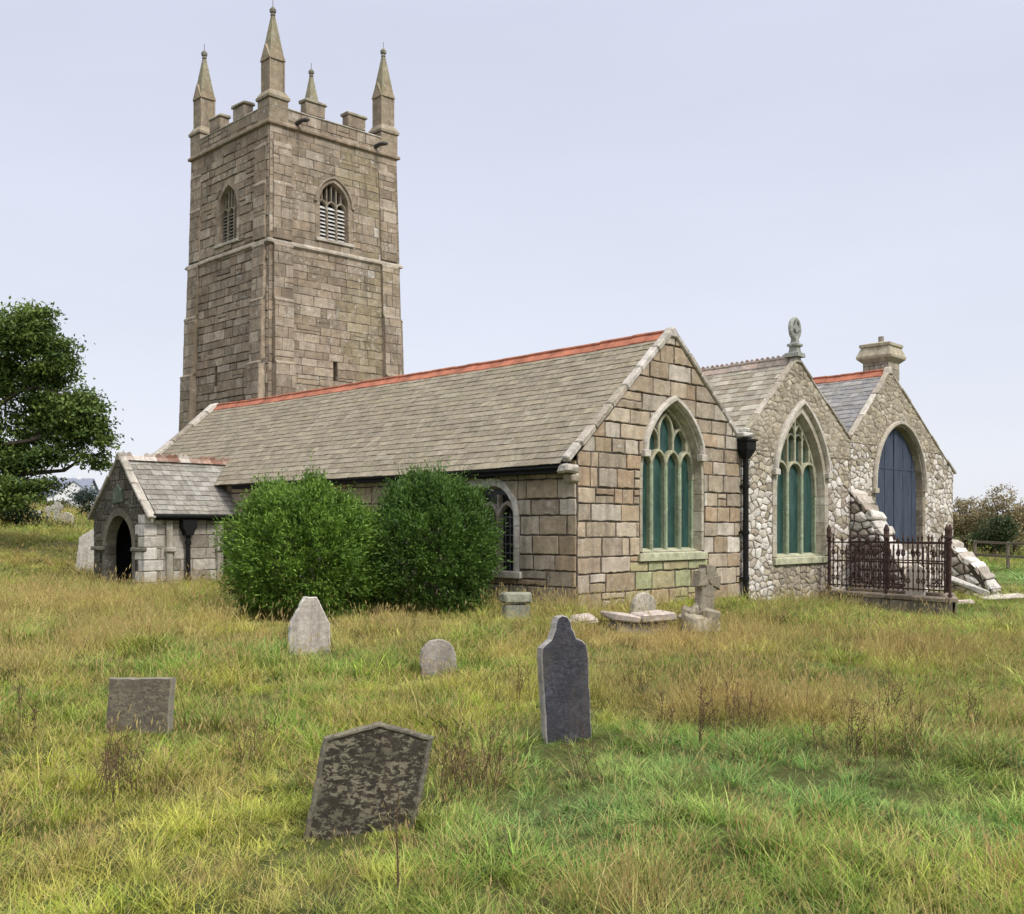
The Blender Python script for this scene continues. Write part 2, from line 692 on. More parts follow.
P_ASHLAR = pal([(0.35, 0.275, 0.19), (0.40, 0.33, 0.24), (0.43, 0.365, 0.28), (0.38, 0.285, 0.195), (0.44, 0.40, 0.34), (0.33, 0.28, 0.22)])
P_PALE = pal([(0.52, 0.48, 0.42), (0.58, 0.55, 0.50), (0.46, 0.40, 0.33)])
P_TOWER = pal([(0.265, 0.215, 0.16), (0.32, 0.265, 0.205), (0.365, 0.315, 0.255), (0.285, 0.23, 0.17)], 0.22)
P_BUFF = pal([(0.36, 0.315, 0.235), (0.42, 0.375, 0.29), (0.32, 0.285, 0.225), (0.47, 0.43, 0.35)], 0.2)
P_RUB = pal([(0.64, 0.62, 0.58), (0.70, 0.69, 0.66), (0.36, 0.31, 0.25), (0.52, 0.48, 0.42), (0.62, 0.59, 0.54), (0.68, 0.66, 0.62)], 0.15)
P_TRIM = pal([(0.42, 0.385, 0.31), (0.47, 0.44, 0.37), (0.38, 0.345, 0.27)], 0.1)
P_PORCH = pal([(0.30, 0.275, 0.235), (0.40, 0.375, 0.335), (0.47, 0.45, 0.41), (0.25, 0.225, 0.19)], 0.18)


# ------------------------------------------------------------------ the lie of the land
CP = np.array([
    (0, 0, -.36), (0, 6, -.36), (-5, 8, -.34), (5, 8, -.40), (0, 13, -.27), (1.3, 19.5, -.02), (-5, 19, -.04),
    (6.2, 23.5, -.16), (12, 29, -.44), (15.5, 33.5, -.60), (10.2, 23.3, -.46), (8.3, 26, -.44), (7, 16, -.28),
    (-9.7, 26, .06), (-13.5, 29, .18), (-12, 19, .05), (-19, 40, 1.25), (-12, 45, 1.0), (-30, 30, .9), (-25, 60, 2.2), (-36, 80, 3.0),
    (20, 40, -.55), (23, 48, -.5), (36, 75, .2), (18, 20, -.6), (-10, 0, -.2), (10, 0, -.45), (0, -15, -.3), (-20, 10, .2),
    (60, 120, 2), (-75, 180, 5.2), (40, 40, -.5), (0, 60, .6), (10, 90, 1.5), (-80, 60, 3), (90, 50, .5), (-40, -30, 0), (40, -30, -.8),
    (-150, 250, 6.5), (0, 250, 5), (150, 250, 5), (250, 50, 4), (-250, 50, 5), (0, -150, -2), (200, -150, -2), (-200, -150, -1)], float)


def _tps(r2):
    return np.where(r2 > 1e-9, 0.5 * r2 * np.log(np.maximum(r2, 1e-9)), 0)


def _solve():
    n = len(CP)
    d2 = ((CP[:, None, :2] - CP[None, :, :2]) ** 2).sum(-1)
    A = np.zeros((n + 3, n + 3))
    A[:n, :n] = _tps(d2) + np.eye(n) * 2.0
    A[:n, n] = 1
    A[:n, n + 1:] = CP[:, :2]
    A[n:, :n] = A[:n, n:].T
    return np.linalg.solve(A, np.concatenate([CP[:, 2], np.zeros(3)]))


_W = _solve()


def vnoise(x, y, seed=0):
    """smooth value noise in numpy, 0..1"""
    xi, yi = np.floor(x).astype(np.int64), np.floor(y).astype(np.int64)
    fx, fy = x - xi, y - yi
    fx, fy = fx * fx * (3 - 2 * fx), fy * fy * (3 - 2 * fy)

    def h(a, b):
        n = (a * 374761393 + b * 668265263 + seed * 982451653) & 0x7fffffff
        n = ((n ^ (n >> 13)) * 1274126177) & 0x7fffffff
        n = n ^ (n >> 16)
        return (n & 0xffff) / 65535.0
    return (h(xi, yi) * (1 - fx) + h(xi + 1, yi) * fx) * (1 - fy) + (h(xi, yi + 1) * (1 - fx) + h(xi + 1, yi + 1) * fx) * fy


def fbm(x, y, seed=0, o=3):
    t, a, s = 0, 0.5, 0
    for k in range(o):
        t = t + a * vnoise(x * 2 ** k, y * 2 ** k, seed + k * 17)
        s += a
        a *= 0.5
    return t / s


def terrain(x, y, detail=True):
    x, y = np.asarray(x, float), np.asarray(y, float)
    r = np.hypot(x, y)
    k = np.minimum(1, 240 / np.maximum(r, 1e-6))      # flat beyond 240 m
    xx, yy = x * k, y * k
    z = np.zeros_like(xx) + _W[-3] + _W[-2] * xx + _W[-1] * yy
    for i in range(len(CP)):
        z = z + _W[i] * _tps((xx - CP[i, 0]) ** 2 + (yy - CP[i, 1]) ** 2)
    if detail:
        f = np.clip((80 - r) / 40, 0, 1)
        z = z + f * ((fbm(x * 0.9, y * 0.9, 3) - 0.5) * 0.2 + (fbm(x * 2.6, y * 2.6, 9) - 0.5) * 0.13)
    return z


def tz(x, y):
    return float(terrain(np.array([x]), np.array([y]))[0])


def ground_sheet():
    nr, na = 150, 220
    rad = np.concatenate([[0.0], 1.2 * (3500 / 1.2) ** (np.linspace(0, 1, nr))])
    ang = np.linspace(0, 2 * math.pi, na, endpoint=False)
    # finer towards what the camera looks at
    ang = ang + 0.55 * np.sin(ang - math.pi / 2 + math.pi) * -1
    R, A = np.meshgrid(rad[1:], ang, indexing='ij')
    X, Y = R * np.cos(A), R * np.sin(A)
    Z = terrain(X.ravel(), Y.ravel())
    V = np.column_stack([X.ravel(), Y.ravel(), Z])
    V = np.vstack([V, [[0, 0, tz(0, 0)]]])
    F = []
    for i in range(nr - 1):
        for j in range(na):
            k = (j + 1) % na
            F.append((i * na + j, i * na + k, (i + 1) * na + k, (i + 1) * na + j))
    for j in range(na):
        F.append((len(V) - 1, j, (j + 1) % na))
    me = bpy.data.meshes.new('ground')
    me.from_pydata(V.tolist(), [], F)
    me.polygons.foreach_set('use_smooth', [True] * len(F))
    m, nt, b = new_mat('meadow_ground')
    co = nt.nodes.new('ShaderNodeTexCoord').outputs['Object']
    n1 = noise(nt, 0.35, 5, 0.65, co)
    n2 = noise(nt, 3.5, 6, 0.7, co)
    n3 = noise(nt, 0.05, 3, 0.6, co)
    c = mix(nt, maprange(nt, n1, 0.35, 0.65, 0, 1), (0.05, 0.068, 0.018), (0.10, 0.09, 0.03))  # darkened so the gaps between tufts have their shade in the colour
    c = mix(nt, maprange(nt, n2, 0.35, 0.7, 0, 0.7), c, (0.05, 0.055, 0.02))
    c = mix(nt, maprange(nt, n3, 0.45, 0.6, 0, 0.4), c, (0.12, 0.15, 0.045))
    nt.links.new(c, b.inputs['Base Color'])
    b.inputs['Roughness'].default_value = 0.95
    b.inputs['Specular IOR Level'].default_value = 0.1
    bump(nt, b, n2, 0.8, 0.08)
    me.materials.append(m)
    o = bpy.data.objects.new('ground', me)
    COL.objects.link(o)
    tag(o, kind='structure')


ground_sheet()

# ------------------------------------------------------------------ the church
TH = math.radians(45.8)
CU, SU = math.cos(TH), math.sin(TH)
C0 = Vector((1.2808, 20.0, 0))


def to_world(u, v, z=0):
    return Vector((C0.x + u * CU - v * SU, C0.y + u * SU + v * CU, z))


church = empty('church', C0, TH)
tag(church, 'granite parish church with three gabled aisles, slate roofs and a tall pinnacled tower', 'church')


def east(V):
    return lambda a, z, h: (a, V - h, z)


def south(U):
    return lambda a, z, h: (U - h, a, z)


def north(U):
    return lambda a, z, h: (U + h, a, z)


def west(V):
    return lambda a, z, h: (a, V + h, z)


def arch_half(w, rise, n=8, d=0.0):
    """right half of a two-centred arch from spring to apex, offset outwards by d; relative to centre and spring"""
    R = (w * w + rise * rise) / (2 * w)
    cx = w - R
    Rd = R + d
    end = math.acos(max(-1, min(1, -cx / Rd)))
    return [(cx + Rd * math.cos(end * i / n), Rd * math.sin(end * i / n)) for i in range(n + 1)]


def opening(u0, z0, zs, w, rise, n=8, d=0.0, dz=0.0):
    r = arch_half(w, rise, n, d)
    pts = [(u0 - w - d, z0 - dz), (u0 + w + d, z0 - dz)]
    pts += [(u0 + x, zs + z) for x, z in r]
    pts += [(u0 - x, zs + z) for x, z in reversed(r[:-1])]
    return pts


def bar(mb, pts, w, h0, h1, mp, col, mi=0, cham=0.0):
    """a stone bar of width w swept along a 2-D line in the wall plane"""
    pts = [Vector(p) for p in pts]
    n = len(pts)
    L, R = [], []
    for i in range(n):
        d0 = (pts[i] - pts[i - 1]).normalized() if i > 0 else None
        d1 = (pts[i + 1] - pts[i]).normalized() if i < n - 1 else None
        d0, d1 = d0 or d1, d1 or d0
        nn = Vector((-(d0.y + d1.y), d0.x + d1.x))
        nn = nn.normalized() if nn.length > 1e-6 else Vector((-d0.y, d0.x))
        k = (w / 2) / max(0.5, nn.dot(Vector((-d0.y, d0.x))))
        L.append(pts[i] + nn * k)
        R.append(pts[i] - nn * k)
    V, F = [], []
    q = 0.55 if cham else 1.0
    for i in range(n):
        m = pts[i]
        l, r = L[i], R[i]
        V += [mp(l.x, l.y, h0), mp(l.x, l.y, h1 - cham), mp(m.x + (l.x - m.x) * q, m.y + (l.y - m.y) * q, h1),
              mp(m.x + (r.x - m.x) * q, m.y + (r.y - m.y) * q, h1), mp(r.x, r.y, h1 - cham), mp(r.x, r.y, h0)]
    for i in range(n - 1):
        for k in range(5):
            F.append((i * 6 + k, i * 6 + k + 1, (i + 1) * 6 + k + 1, (i + 1) * 6 + k))
    F.append(tuple(range(6)))
    F.append(tuple(range((n - 1) * 6, n * 6)))
    mb.add(V, F, col, mi)


def surround(mb, u0, z0, zs, w, rise, d, mp, h, rec, splay, colfn, nseg=4, jamb=0.42):
    """jamb stones and voussoirs around an opening with splayed reveals running back to depth rec"""
    def stone(inner, outer, deep):
        n = len(inner)
        V = [mp(*p, -0.02) for p in outer] + [mp(*p, h) for p in outer] + [mp(*p, h) for p in inner] + [mp(*p, -rec) for p in deep]
        F = []
        for l in range(3):
            for i in range(n - 1):
                F.append((l * n + i, l * n + i + 1, (l + 1) * n + i + 1, (l + 1) * n + i))
        for e in (0, n - 1):
            F.append((e, n + e, 2 * n + e, 3 * n + e))
        mb.add(V, F, colfn())
    for s in (-1, 1):
        z = z0
        k = 0
        while z < zs - 0.02:
            e = min(zs, z + jamb * random.uniform(0.8, 1.25))
            if zs - e < 0.15:
                e = zs
            g = 0.006
            dd = d * (1.0 if k % 2 else 1.0)
            stone([(u0 + s * w, z + g), (u0 + s * w, e - g)], [(u0 + s * (w + dd), z + g), (u0 + s * (w + dd), e - g)],
                  [(u0 + s * (w - splay), z + g), (u0 + s * (w - splay), e - g)])
            z = e
            k += 1
        N = nseg * 4
        ri, ro, rd = arch_half(w, rise, N), arch_half(w, rise, N, d), arch_half(w, rise, N, -splay)
        for q in range(nseg):
            sl = slice(q * 4, q * 4 + 5)
            f = lambda L: [(u0 + s * x, zs + z) for x, z in L[sl]]
            stone(f(ri), f(ro), f(rd))


def arch_z(u, w, rise):
    """height of the intrados above the spring at offset u"""
    R = (w * w + rise * rise) / (2 * w)
    cx = w - R
    t = R * R - (abs(u) - cx) ** 2
    return math.sqrt(t) if t > 0 else 0


def light_head(uc, zs, hw, rise, n=6):
    r = arch_half(hw, rise, n)
    return [(uc - x, zs + z) for x, z in r] + [(uc + x, zs + z) for x, z in reversed(r[:-1])]


def gothic_window(u0, z0, zs, w, rise, V, lights, glass, hood_d, zl, hood_z, style='four'):
    mp = east(V)
    rec, spl, d = 0.30, (0.05 if lights == 4 else 0.12), (0.09 if lights == 4 else 0.2)
    mb = MB()
    surround(mb, u0, z0, zs, w, rise, d, mp, 0.02, rec, spl, P_TRIM)
    win = mb.build('window', M['trim'], church)
    # glass
    wi, ri = w - spl, None
    inner = opening(u0, z0, zs, w, rise, 10, -spl)
    g = MB()
    g.add([mp(a, z, -rec + 0.02) for a, z in inner], [tuple(range(len(inner)))], (0.05, 0.1, 0.1))
    g.build('glass', glass, win)
    # tracery
    t = MB()
    tc = (0.40, 0.40, 0.29)
    tg = (0.30, 0.37, 0.255)
    h0, h1 = -rec + 0.02, -rec + 0.15
    R = (w * w + rise * rise) / (2 * w)
    top = lambda u: zs + max(0, math.sqrt(max(0, (R - spl) ** 2 - (abs(u) - (w - R)) ** 2)))
    n = lights
    sp = 2 * wi / n
    zh = zl
    zq = zl + 0.12
    for i in range(1, n):
        um = -wi + sp * i
        bar(t, [(u0 + um, z0), (u0 + um, zh + 0.02)], 0.105, h0, h1, mp, tg, 0, 0.03)
    for s in (-1, 1):
        bar(t, [(u0 + s * (wi - 0.02), z0), (u0 + s * (wi - 0.02), zs)], 0.06, h0, h1 - 0.02, mp, tg, 0, 0.02)
    for i in range(n):
        uc = -wi + sp * (i + 0.5)
        bar(t, light_head(u0 + uc, zh, sp / 2, 0.36), 0.075, h0, h1 - 0.005, mp, tc, 0, 0.02)
        za = zh + 0.36
        if top(uc) - za > 0.06:
            bar(t, [(u0 + uc, za - 0.03), (u0 + uc, top(uc) if style == 'four' and abs(uc) > sp else top(uc) - (0.32 if style == 'four' else 0.0))], 0.07, h0, h1 - 0.008, mp, tc, 0, 0.02)
    if style == 'four':
        bar(t, light_head(u0, zq + 0.62, sp / 2, 0.42), 0.07, h0, h1 - 0.01, mp, tc, 0, 0.02)
        for s in (-1, 1):
            bar(t, light_head(u0 + s * sp, zq + 0.40, sp / 2, 0.34), 0.06, h0, h1 - 0.012, mp, tc, 0, 0.02)
    else:
        for i in range(1, n):
            um = -wi + sp * i
            bar(t, [(u0 + um, zh), (u0 + um, top(um))], 0.065, h0, h1 - 0.01, mp, tc, 0, 0.02)
        for i in range(-2, 3):
            uc = i * sp / 2 + (sp / 4 if False else 0)
            for q in (-0.25, 0.25):
                um = uc + q * sp
                zt = min(zq + 0.85, top(um) - 0.12)
                if zt > zq + 0.35:
                    bar(t, light_head(u0 + um, zt - 0.08, sp / 4, 0.2, 4), 0.045, h0, h1 - 0.02, mp, tc, 0, 0.01)
        for s in (-1, 1):
            bar(t, light_head(u0 + s * sp / 2, zq + 0.9, sp / 2, 0.36), 0.05, h0, h1 - 0.015, mp, tc, 0, 0.02)
    # a moulded order just inside the opening
    arc = [(u0 - x, zs + z) for x, z in arch_half(w, rise, 12, -spl - 0.02)] + [(u0 + x, zs + z) for x, z in reversed(arch_half(w, rise, 12, -spl - 0.02)[:-1])]
    bar(t, arc, 0.07, h0, h1 - 0.002, mp, tc, 0, 0.02)
    t.build('tracery', M['trim'], win)
    # hood
    hd = MB()
    arc = arch_half(w, rise, 14, hood_d)
    path = [(u0 - x, zs + z) for x, z in arc] + [(u0 + x, zs + z) for x, z in reversed(arc[:-1])]
    path = [p for p in path if p[1] > hood_z + 0.1]
    hx = u0 - path[0][0] + 0.02
    path = [(u0 - hx, hood_z - 0.02)] + path + [(u0 + hx, hood_z - 0.02)]
    hc = (0.55, 0.52, 0.47)
    bar(hd, path, 0.13, -0.01, 0.13, mp, hc, 0, 0.06)
    for s in (0, -1):
        a = path[s][0]
        hd.rbox(mp(a - 0.11, hood_z - 0.14, -0.01), Vector(mp(0.22, 0, 0)) - Vector(mp(0, 0, 0)), Vector(mp(0, 0, 0.15)) - Vector(mp(0, 0, 0)), (0, 0, 0.15), hc)
    hd.build('hood_mould', M['trim'], win)
    # sill
    sl = MB()
    sl.rbox((u0 - w - 0.16, V - 0.09, z0 - 0.2), (2 * w + 0.32, 0, 0), (0, 0.40, 0), (0, 0, 0.17), (0.46, 0.47, 0.33))
    V4 = [mp(u0 - w, z0 - 0.03, 0.06), mp(u0 + w, z0 - 0.03, 0.06), mp(u0 + w - spl, z0 + 0.07, -rec + 0.03), mp(u0 - w + spl, z0 + 0.07, -rec + 0.03)]
    sl.add(V4, [(0, 1, 2, 3)], (0.46, 0.47, 0.33))
    sl.build('sill', M['trim'], win)
    return win


# -- geometry of the three east gables (u = along the front, z = height)
AP1, AP2, AP3 = (3.18, 5.95), (8.74, 6.05), (14.3, 6.35)
E1L, V12, V23, E3R = (-0.02, 3.10), (5.97, 3.72), (11.75, 4.12), (19.25, 3.55)
W1 = dict(u0=3.22, z0=1.14, zs=2.75, w=1.11, rise=1.62)
W2 = dict(u0=8.95, z0=0.92, zs=2.5, w=1.26, rise=2.15)
W3 = dict(u0=15.0, z0=1.2, zs=2.9, w=1.68, rise=1.82)
GZ = -1.0


def hole(W, d, n=5, dz=0.0):
    return opening(W['u0'], W['z0'], W['zs'], W['w'], W['rise'], n, d, dz)


# gable 1 : granite ashlar
def gable_one():
    mb = MB()
    out = [(0, GZ), (V12[0], GZ), V12, AP1, (0, E1L[1])]
    inn = hole(W1, 0.0, 8)
    cut = hole(W1, 0.095, 6, 0.2)

    def colf(a, z):
        if z < 1.0 and 1.9 < a < 4.6:
            return random.choice([(0.42, 0.38, 0.22), (0.45, 0.36, 0.22), (0.36, 0.38, 0.22)])
        if random.random() < 0.1:
            return P_PALE()
        return P_ASHLAR()
    cells = ashlar_cells(0, 6.0, GZ, 6.0, (0.31, 0.41), (0.42, 1.0))
    lay(mb, cells, east(0), out, [cut], colf, 0.018, (0.012, 0.045), 0.0, 0, 0.013, 0.13)
    bed(mb, out, [inn], east(0))
    mb.build('gable_wall', [M['ashlar'], M['mortar']], church)


gable_one()


def rubble_gable(out, W, seed, zsplit):
    mb = MB()
    inn = hole(W, 0.0, 8)
    cut = hole(W, 0.2, 6, 0.2)
    a0, a1 = min(p[0] for p in out), max(p[0] for p in out)
    # lower: pale coarse rubble, upper: smaller buff stones
    low = clip_to(out, [(0, 1, zsplit)])
    upp = clip_to(out, [(0, -1, -zsplit)])

    def cl(a, z):
        if z < 0.75 and W['u0'] - 1.5 < a < W['u0'] + 1.5:
            return P_BUFF()
        if z > zsplit - 0.6 and random.random() < 0.45:
            return P_BUFF()
        return P_RUB() if random.random() < 0.8 else P_BUFF()
    lay(mb, rubble_cells(a0, a1, GZ, zsplit, 0.26, 0.16, 0.47), east(0), low, [cut], cl, 0.016, (0.004, 0.026), 0.007, 0, 0.02, 0.07)
    lay(mb, rubble_cells(a0, a1, zsplit, 6.5, 0.25, 0.135, 0.48), east(0), upp, [cut], P_BUFF, 0.010, (0.004, 0.022), 0.008, 0, 0.014, 0.09)
    bed(mb, out, [inn], east(0))
    # the flush buff pointing of the upper gable, a few mm proud of the dark bed
    HO = halfplanes(upp)
    k = 40
    for i in range(k):
        for j in range(16):
            c = [(a0 + (a1 - a0) * i / k, zsplit + 0.2 * j), (a0 + (a1 - a0) * (i + 1) / k, zsplit + 0.2 * j), (a0 + (a1 - a0) * (i + 1) / k, zsplit + 0.2 * (j + 1)), (a0 + (a1 - a0) * i / k, zsplit + 0.2 * (j + 1))]
            q = clip_to(c, HO)
            for p in (cut_opening(q, cut) if len(q) >= 3 else []):
                if len(p) >= 3 and abs(area(p)) > 1e-4:
                    mb.add([east(0)(a, z, 0.003) for a, z in p], [tuple(range(len(p)))], (0.2, 0.17, 0.12), 2)
    return mb.build('gable_wall', [M['rubble'], M['rubble_mortar'], M['buff_mortar']], church)


rubble_gable([(V12[0], GZ), (V23[0], GZ), V23, AP2, V12], W2, 1, 3.55)
rubble_gable([(V23[0], GZ), (19.2, GZ), (19.2, 3.5), AP3, V23], W3, 2, 4.05)


# north wall, never seen straight on but closing the building
def side_walls():
    mb = MB()
    out = [(0, GZ), (20, GZ), (20, 3.5), (0, 3.5)]
    lay(mb, rubble_cells(0, 20, GZ, 3.5, 0.4, 0.27), north(19.2), out, [], P_RUB, 0.016, (0.015, 0.04), 0.02, 0, 0.012, 0.2)
    bed(mb, out, [], north(19.2))
    mb.build('wall', [M['rubble'], M['mortar']], church)
    # south wall of granite, with its window
    mb = MB()
    ws = dict(u0=2.58, z0=0.74, zs=1.9, w=0.86, rise=0.62)
    out = [(0, GZ), (19.6, GZ), (19.6, 3.0), (0, 3.0)]
    inn = opening(ws['u0'], ws['z0'], ws['zs'], ws['w'], ws['rise'], 8)
    cut = opening(ws['u0'], ws['z0'], ws['zs'], ws['w'], ws['rise'], 5, 0.16, 0.14)

    def colf(a, z):
        if a < 1.6 and random.random() < 0.3:
            return P_PALE()
        return P_ASHLAR()
    lay(mb, ashlar_cells(0, 19.6, GZ, 3.0, (0.31, 0.41), (0.42, 1.0)), south(0), out, [cut], colf, 0.018, (0.012, 0.045), 0.0, 0, 0.013, 0.13)
    bed(mb, out, [inn], south(0))
    mb.build('wall', [M['ashlar'], M['mortar']], church)
    # window: two pointed lights behind lead
    mp = south(0)
    s = MB()
    surround(s, ws['u0'], ws['z0'], ws['zs'], ws['w'], ws['rise'], 0.16, mp, 0.03, 0.26, 0.06, lambda: (0.72, 0.69, 0.65), 3, 0.5)
    win = s.build('window', M['trim'], church)
    inner = opening(ws['u0'], ws['z0'], ws['zs'], ws['w'], ws['rise'], 10, -0.06)
    g = MB()
    g.add([mp(a, z, -0.24) for a, z in inner], [tuple(range(len(inner)))], (0.05, 0.1, 0.1))
    g.build('glass', M['black_glass'], win)
    t = MB()
    tc = (0.36, 0.32, 0.28)
    u0, w = ws['u0'], 0.80
    for um in (-w / 3, w / 3):
        bar(t, [(u0 + um, 0.74), (u0 + um, 1.85)], 0.1, -0.23, -0.08, mp, tc, 0, 0.03)
    for k in range(3):
        bar(t, light_head(u0 - w + w / 3 * (2 * k + 1), 1.82, w / 3, 0.36), 0.08, -0.23, -0.09, mp, tc, 0, 0.02)
    for k in range(1, 3):
        bar(t, [(u0 - w + w * 2 / 3 * k, 1.85), (u0 - w + w * 2 / 3 * k, 2.36)], 0.06, -0.23, -0.1, mp, tc, 0, 0.02)
    t.build('tracery', M['trim'], win)
    b = MB()
    for k in range(1, 7):
        z = 0.74 + k * 0.19
        bar(b, [(u0 - w, z), (u0 + w, z)], 0.022, -0.22, -0.2, mp, (0.3, 0.3, 0.3))
    for k in range(13):
        a = u0 - w + 2 * w * k / 12
        bar(b, [(a, 0.74), (a, 1.95)], 0.012, -0.222, -0.205, mp, (0.3, 0.3, 0.3))
    b.build('lead_bars', plain_mat('lead', (0.16, 0.16, 0.165), 0.6, 0.2), win)
    sl = MB()
    sl.rbox((-0.09, u0 - 1.1, 0.60), (0.36, 0, 0), (0, 2.2, 0), (0, 0, 0.14), (0.6, 0.57, 0.52))
    sl.build('sill', M['trim'], win)


side_walls()

gothic_window(V=0, lights=4, glass=M['green_glass'], hood_d=0.11, zl=3.0, hood_z=3.3, style='four', **W1)
gothic_window(V=0, lights=3, glass=M['green_glass'], hood_d=0.24, zl=3.0, hood_z=3.12, style='three', **W2)


def boarded_window():
    u0, z0, zs, w, rise = W3['u0'], W3['z0'], W3['zs'], W3['w'], W3['rise']
    mp = east(0)
    mb = MB()
    surround(mb, u0, z0, zs, w, rise, 0.2, mp, 0.02, 0.26, 0.05, lambda: lerp3((0.2, 0.17, 0.12), (0.36, 0.32, 0.25), random.random()), 5)
    win = mb.build('window', M['trim'], church)
    b = MB()
    n = 10
    pl = 2 * (w - 0.05) / n
    R = (w * w + rise * rise) / (2 * w)
    for k in range(n):
        a0 = u0 - w + 0.05 + k * pl + 0.006
        a1 = a0 + pl - 0.012
        tp = lambda a: zs + math.sqrt(max(0.0, (R - 0.05) ** 2 - (abs(a - u0) - (w - R)) ** 2))
        am = (a0 + a1) / 2
        poly = [(a0, z0), (a1, z0), (a1, tp(a1)), (am, tp(am)), (a0, tp(a0))]
        b.prism(poly, mp, -0.24, -0.175 + 0.006 * (k % 2), (0.1, 0.13, 0.2))
    bar(b, [(u0 - w + .06, 3.45), (u0 + w - .06, 3.45)], 0.05, -0.18, -0.16, mp, (0.1, 0.13, 0.2))
    bar(b, [(u0, z0), (u0, zs + rise - 0.25)], 0.06, -0.18, -0.15, mp, (0.1, 0.13, 0.2))
    b.build('blue_boarding', M['board'], win)
    hd = MB()
    arc = arch_half(w, rise, 14, 0.12)
    path = [(u0 - x, zs + z) for x, z in arc] + [(u0 + x, zs + z) for x, z in reversed(arc[:-1])]
    path = [(path[0][0], zs - 0.1)] + path + [(path[-1][0], zs - 0.1)]
    bar(hd, path, 0.13, -0.01, 0.12, mp, (0.46, 0.42, 0.36), 0, 0.06)
    hd.rbox((path[0][0] - 0.12, -0.14, zs - 0.24), (0.24, 0, 0), (0, 0.15, 0), (0, 0, 0.15), (0.46, 0.42, 0.36))
    hd.build('hood_mould', M['trim'], win)


boarded_window()


# -- copings along the gables
def coping(name, segs, V, parent, width=(0.09, 0.30), th=0.15, colfn=None, mat='trim', L=(0.6, 1.1), apex=None, mpf=None):
    mb = MB()
    colfn = colfn or pal([(0.42, 0.385, 0.33), (0.5, 0.47, 0.42), (0.36, 0.32, 0.26), (0.55, 0.53, 0.49)], 0.12)
    for (a0, z0), (a1, z1) in segs:
        d = Vector((a1 - a0, z1 - z0))
        T = d.length
        d.normalize()
        nrm = Vector((-d.y, d.x))
        if nrm.y < 0:
            nrm = -nrm
        t = 0
        while t < T - 0.02:
            e = min(T, t + random.uniform(*L))
            if T - e < 0.3:
                e = T
            p = Vector((a0, z0)) + d * (t + 0.006) - nrm * 0.03
            f0, f1 = width[0] + random.uniform(-.02, .02), width[1]
            k = (e - t - 0.012)
            mp = mpf or (lambda a, z, h: (a, V - h, z))
            o = Vector(mp(p.x, p.y, f0))
            ax = Vector(mp(p.x + d.x * k, p.y + d.y * k, f0)) - o
            ay = Vector(mp(p.x, p.y, -f1)) - o
            az = Vector(mp(p.x + nrm.x * th, p.y + nrm.y * th, f0)) - o
            mb.rbox(o, ax, ay, az * random.uniform(0.92, 1.12), colfn(), 0, 0.025, 0.008)
            t = e
    if apex:
        mp = mpf or (lambda a, z, h: (a, V - h, z))
        a, z = apex
        poly = [(a - 0.16, z - 0.12), (a + 0.16, z - 0.12), (a + 0.09, z + 0.05), (a, z + 0.11), (a - 0.09, z + 0.05)]
        mb.prism(poly, mp, -width[1] - 0.01, width[0] + 0.012, colfn(), 0, 0.02)
    return mb.build(name, M[mat], parent)


LIGHT_COPE = pal([(0.42, 0.39, 0.345), (0.5, 0.48, 0.45), (0.33, 0.295, 0.245)], 0.15)
coping('coping', [((-0.30, 2.95), AP1), (AP1, (V12[0] + 0.02, V12[1]))], 0, church, apex=AP1, colfn=LIGHT_COPE, width=(0.08, 0.12), th=0.13, L=(0.4, 0.8))
coping('coping', [((V12[0] + 0.1, V12[1] + 0.1), AP2), (AP2, V23)], 0, church, th=0.07, width=(0.05, 0.12), apex=AP2)
coping('coping', [((V23[0] + 0.02, V23[1] + 0.1), AP3), (AP3, (19.35, 3.46))], 0, church, th=0.07, width=(0.05, 0.12), apex=AP3)
# west end of the south aisle
coping('coping', [((-0.30, 2.95), AP1), (AP1, V12)], 19.35, church, apex=AP1, width=(0.0, 0.32))

kn = MB()
kn.rbox((-0.36, -0.07, 2.73), (0.34, 0, 0), (0, 0.3, 0), (0, 0, 0.17), (0.5, 0.47, 0.43), 0, 0.04, 0.02)
kn.rbox((-0.16, -0.05, 2.55), (0.22, 0, 0), (0, 0.3, 0), (0, 0, 0.175), (0.36, 0.31, 0.25), 0, 0.04, 0.015)
kn.build('kneeler', M['trim'], church)


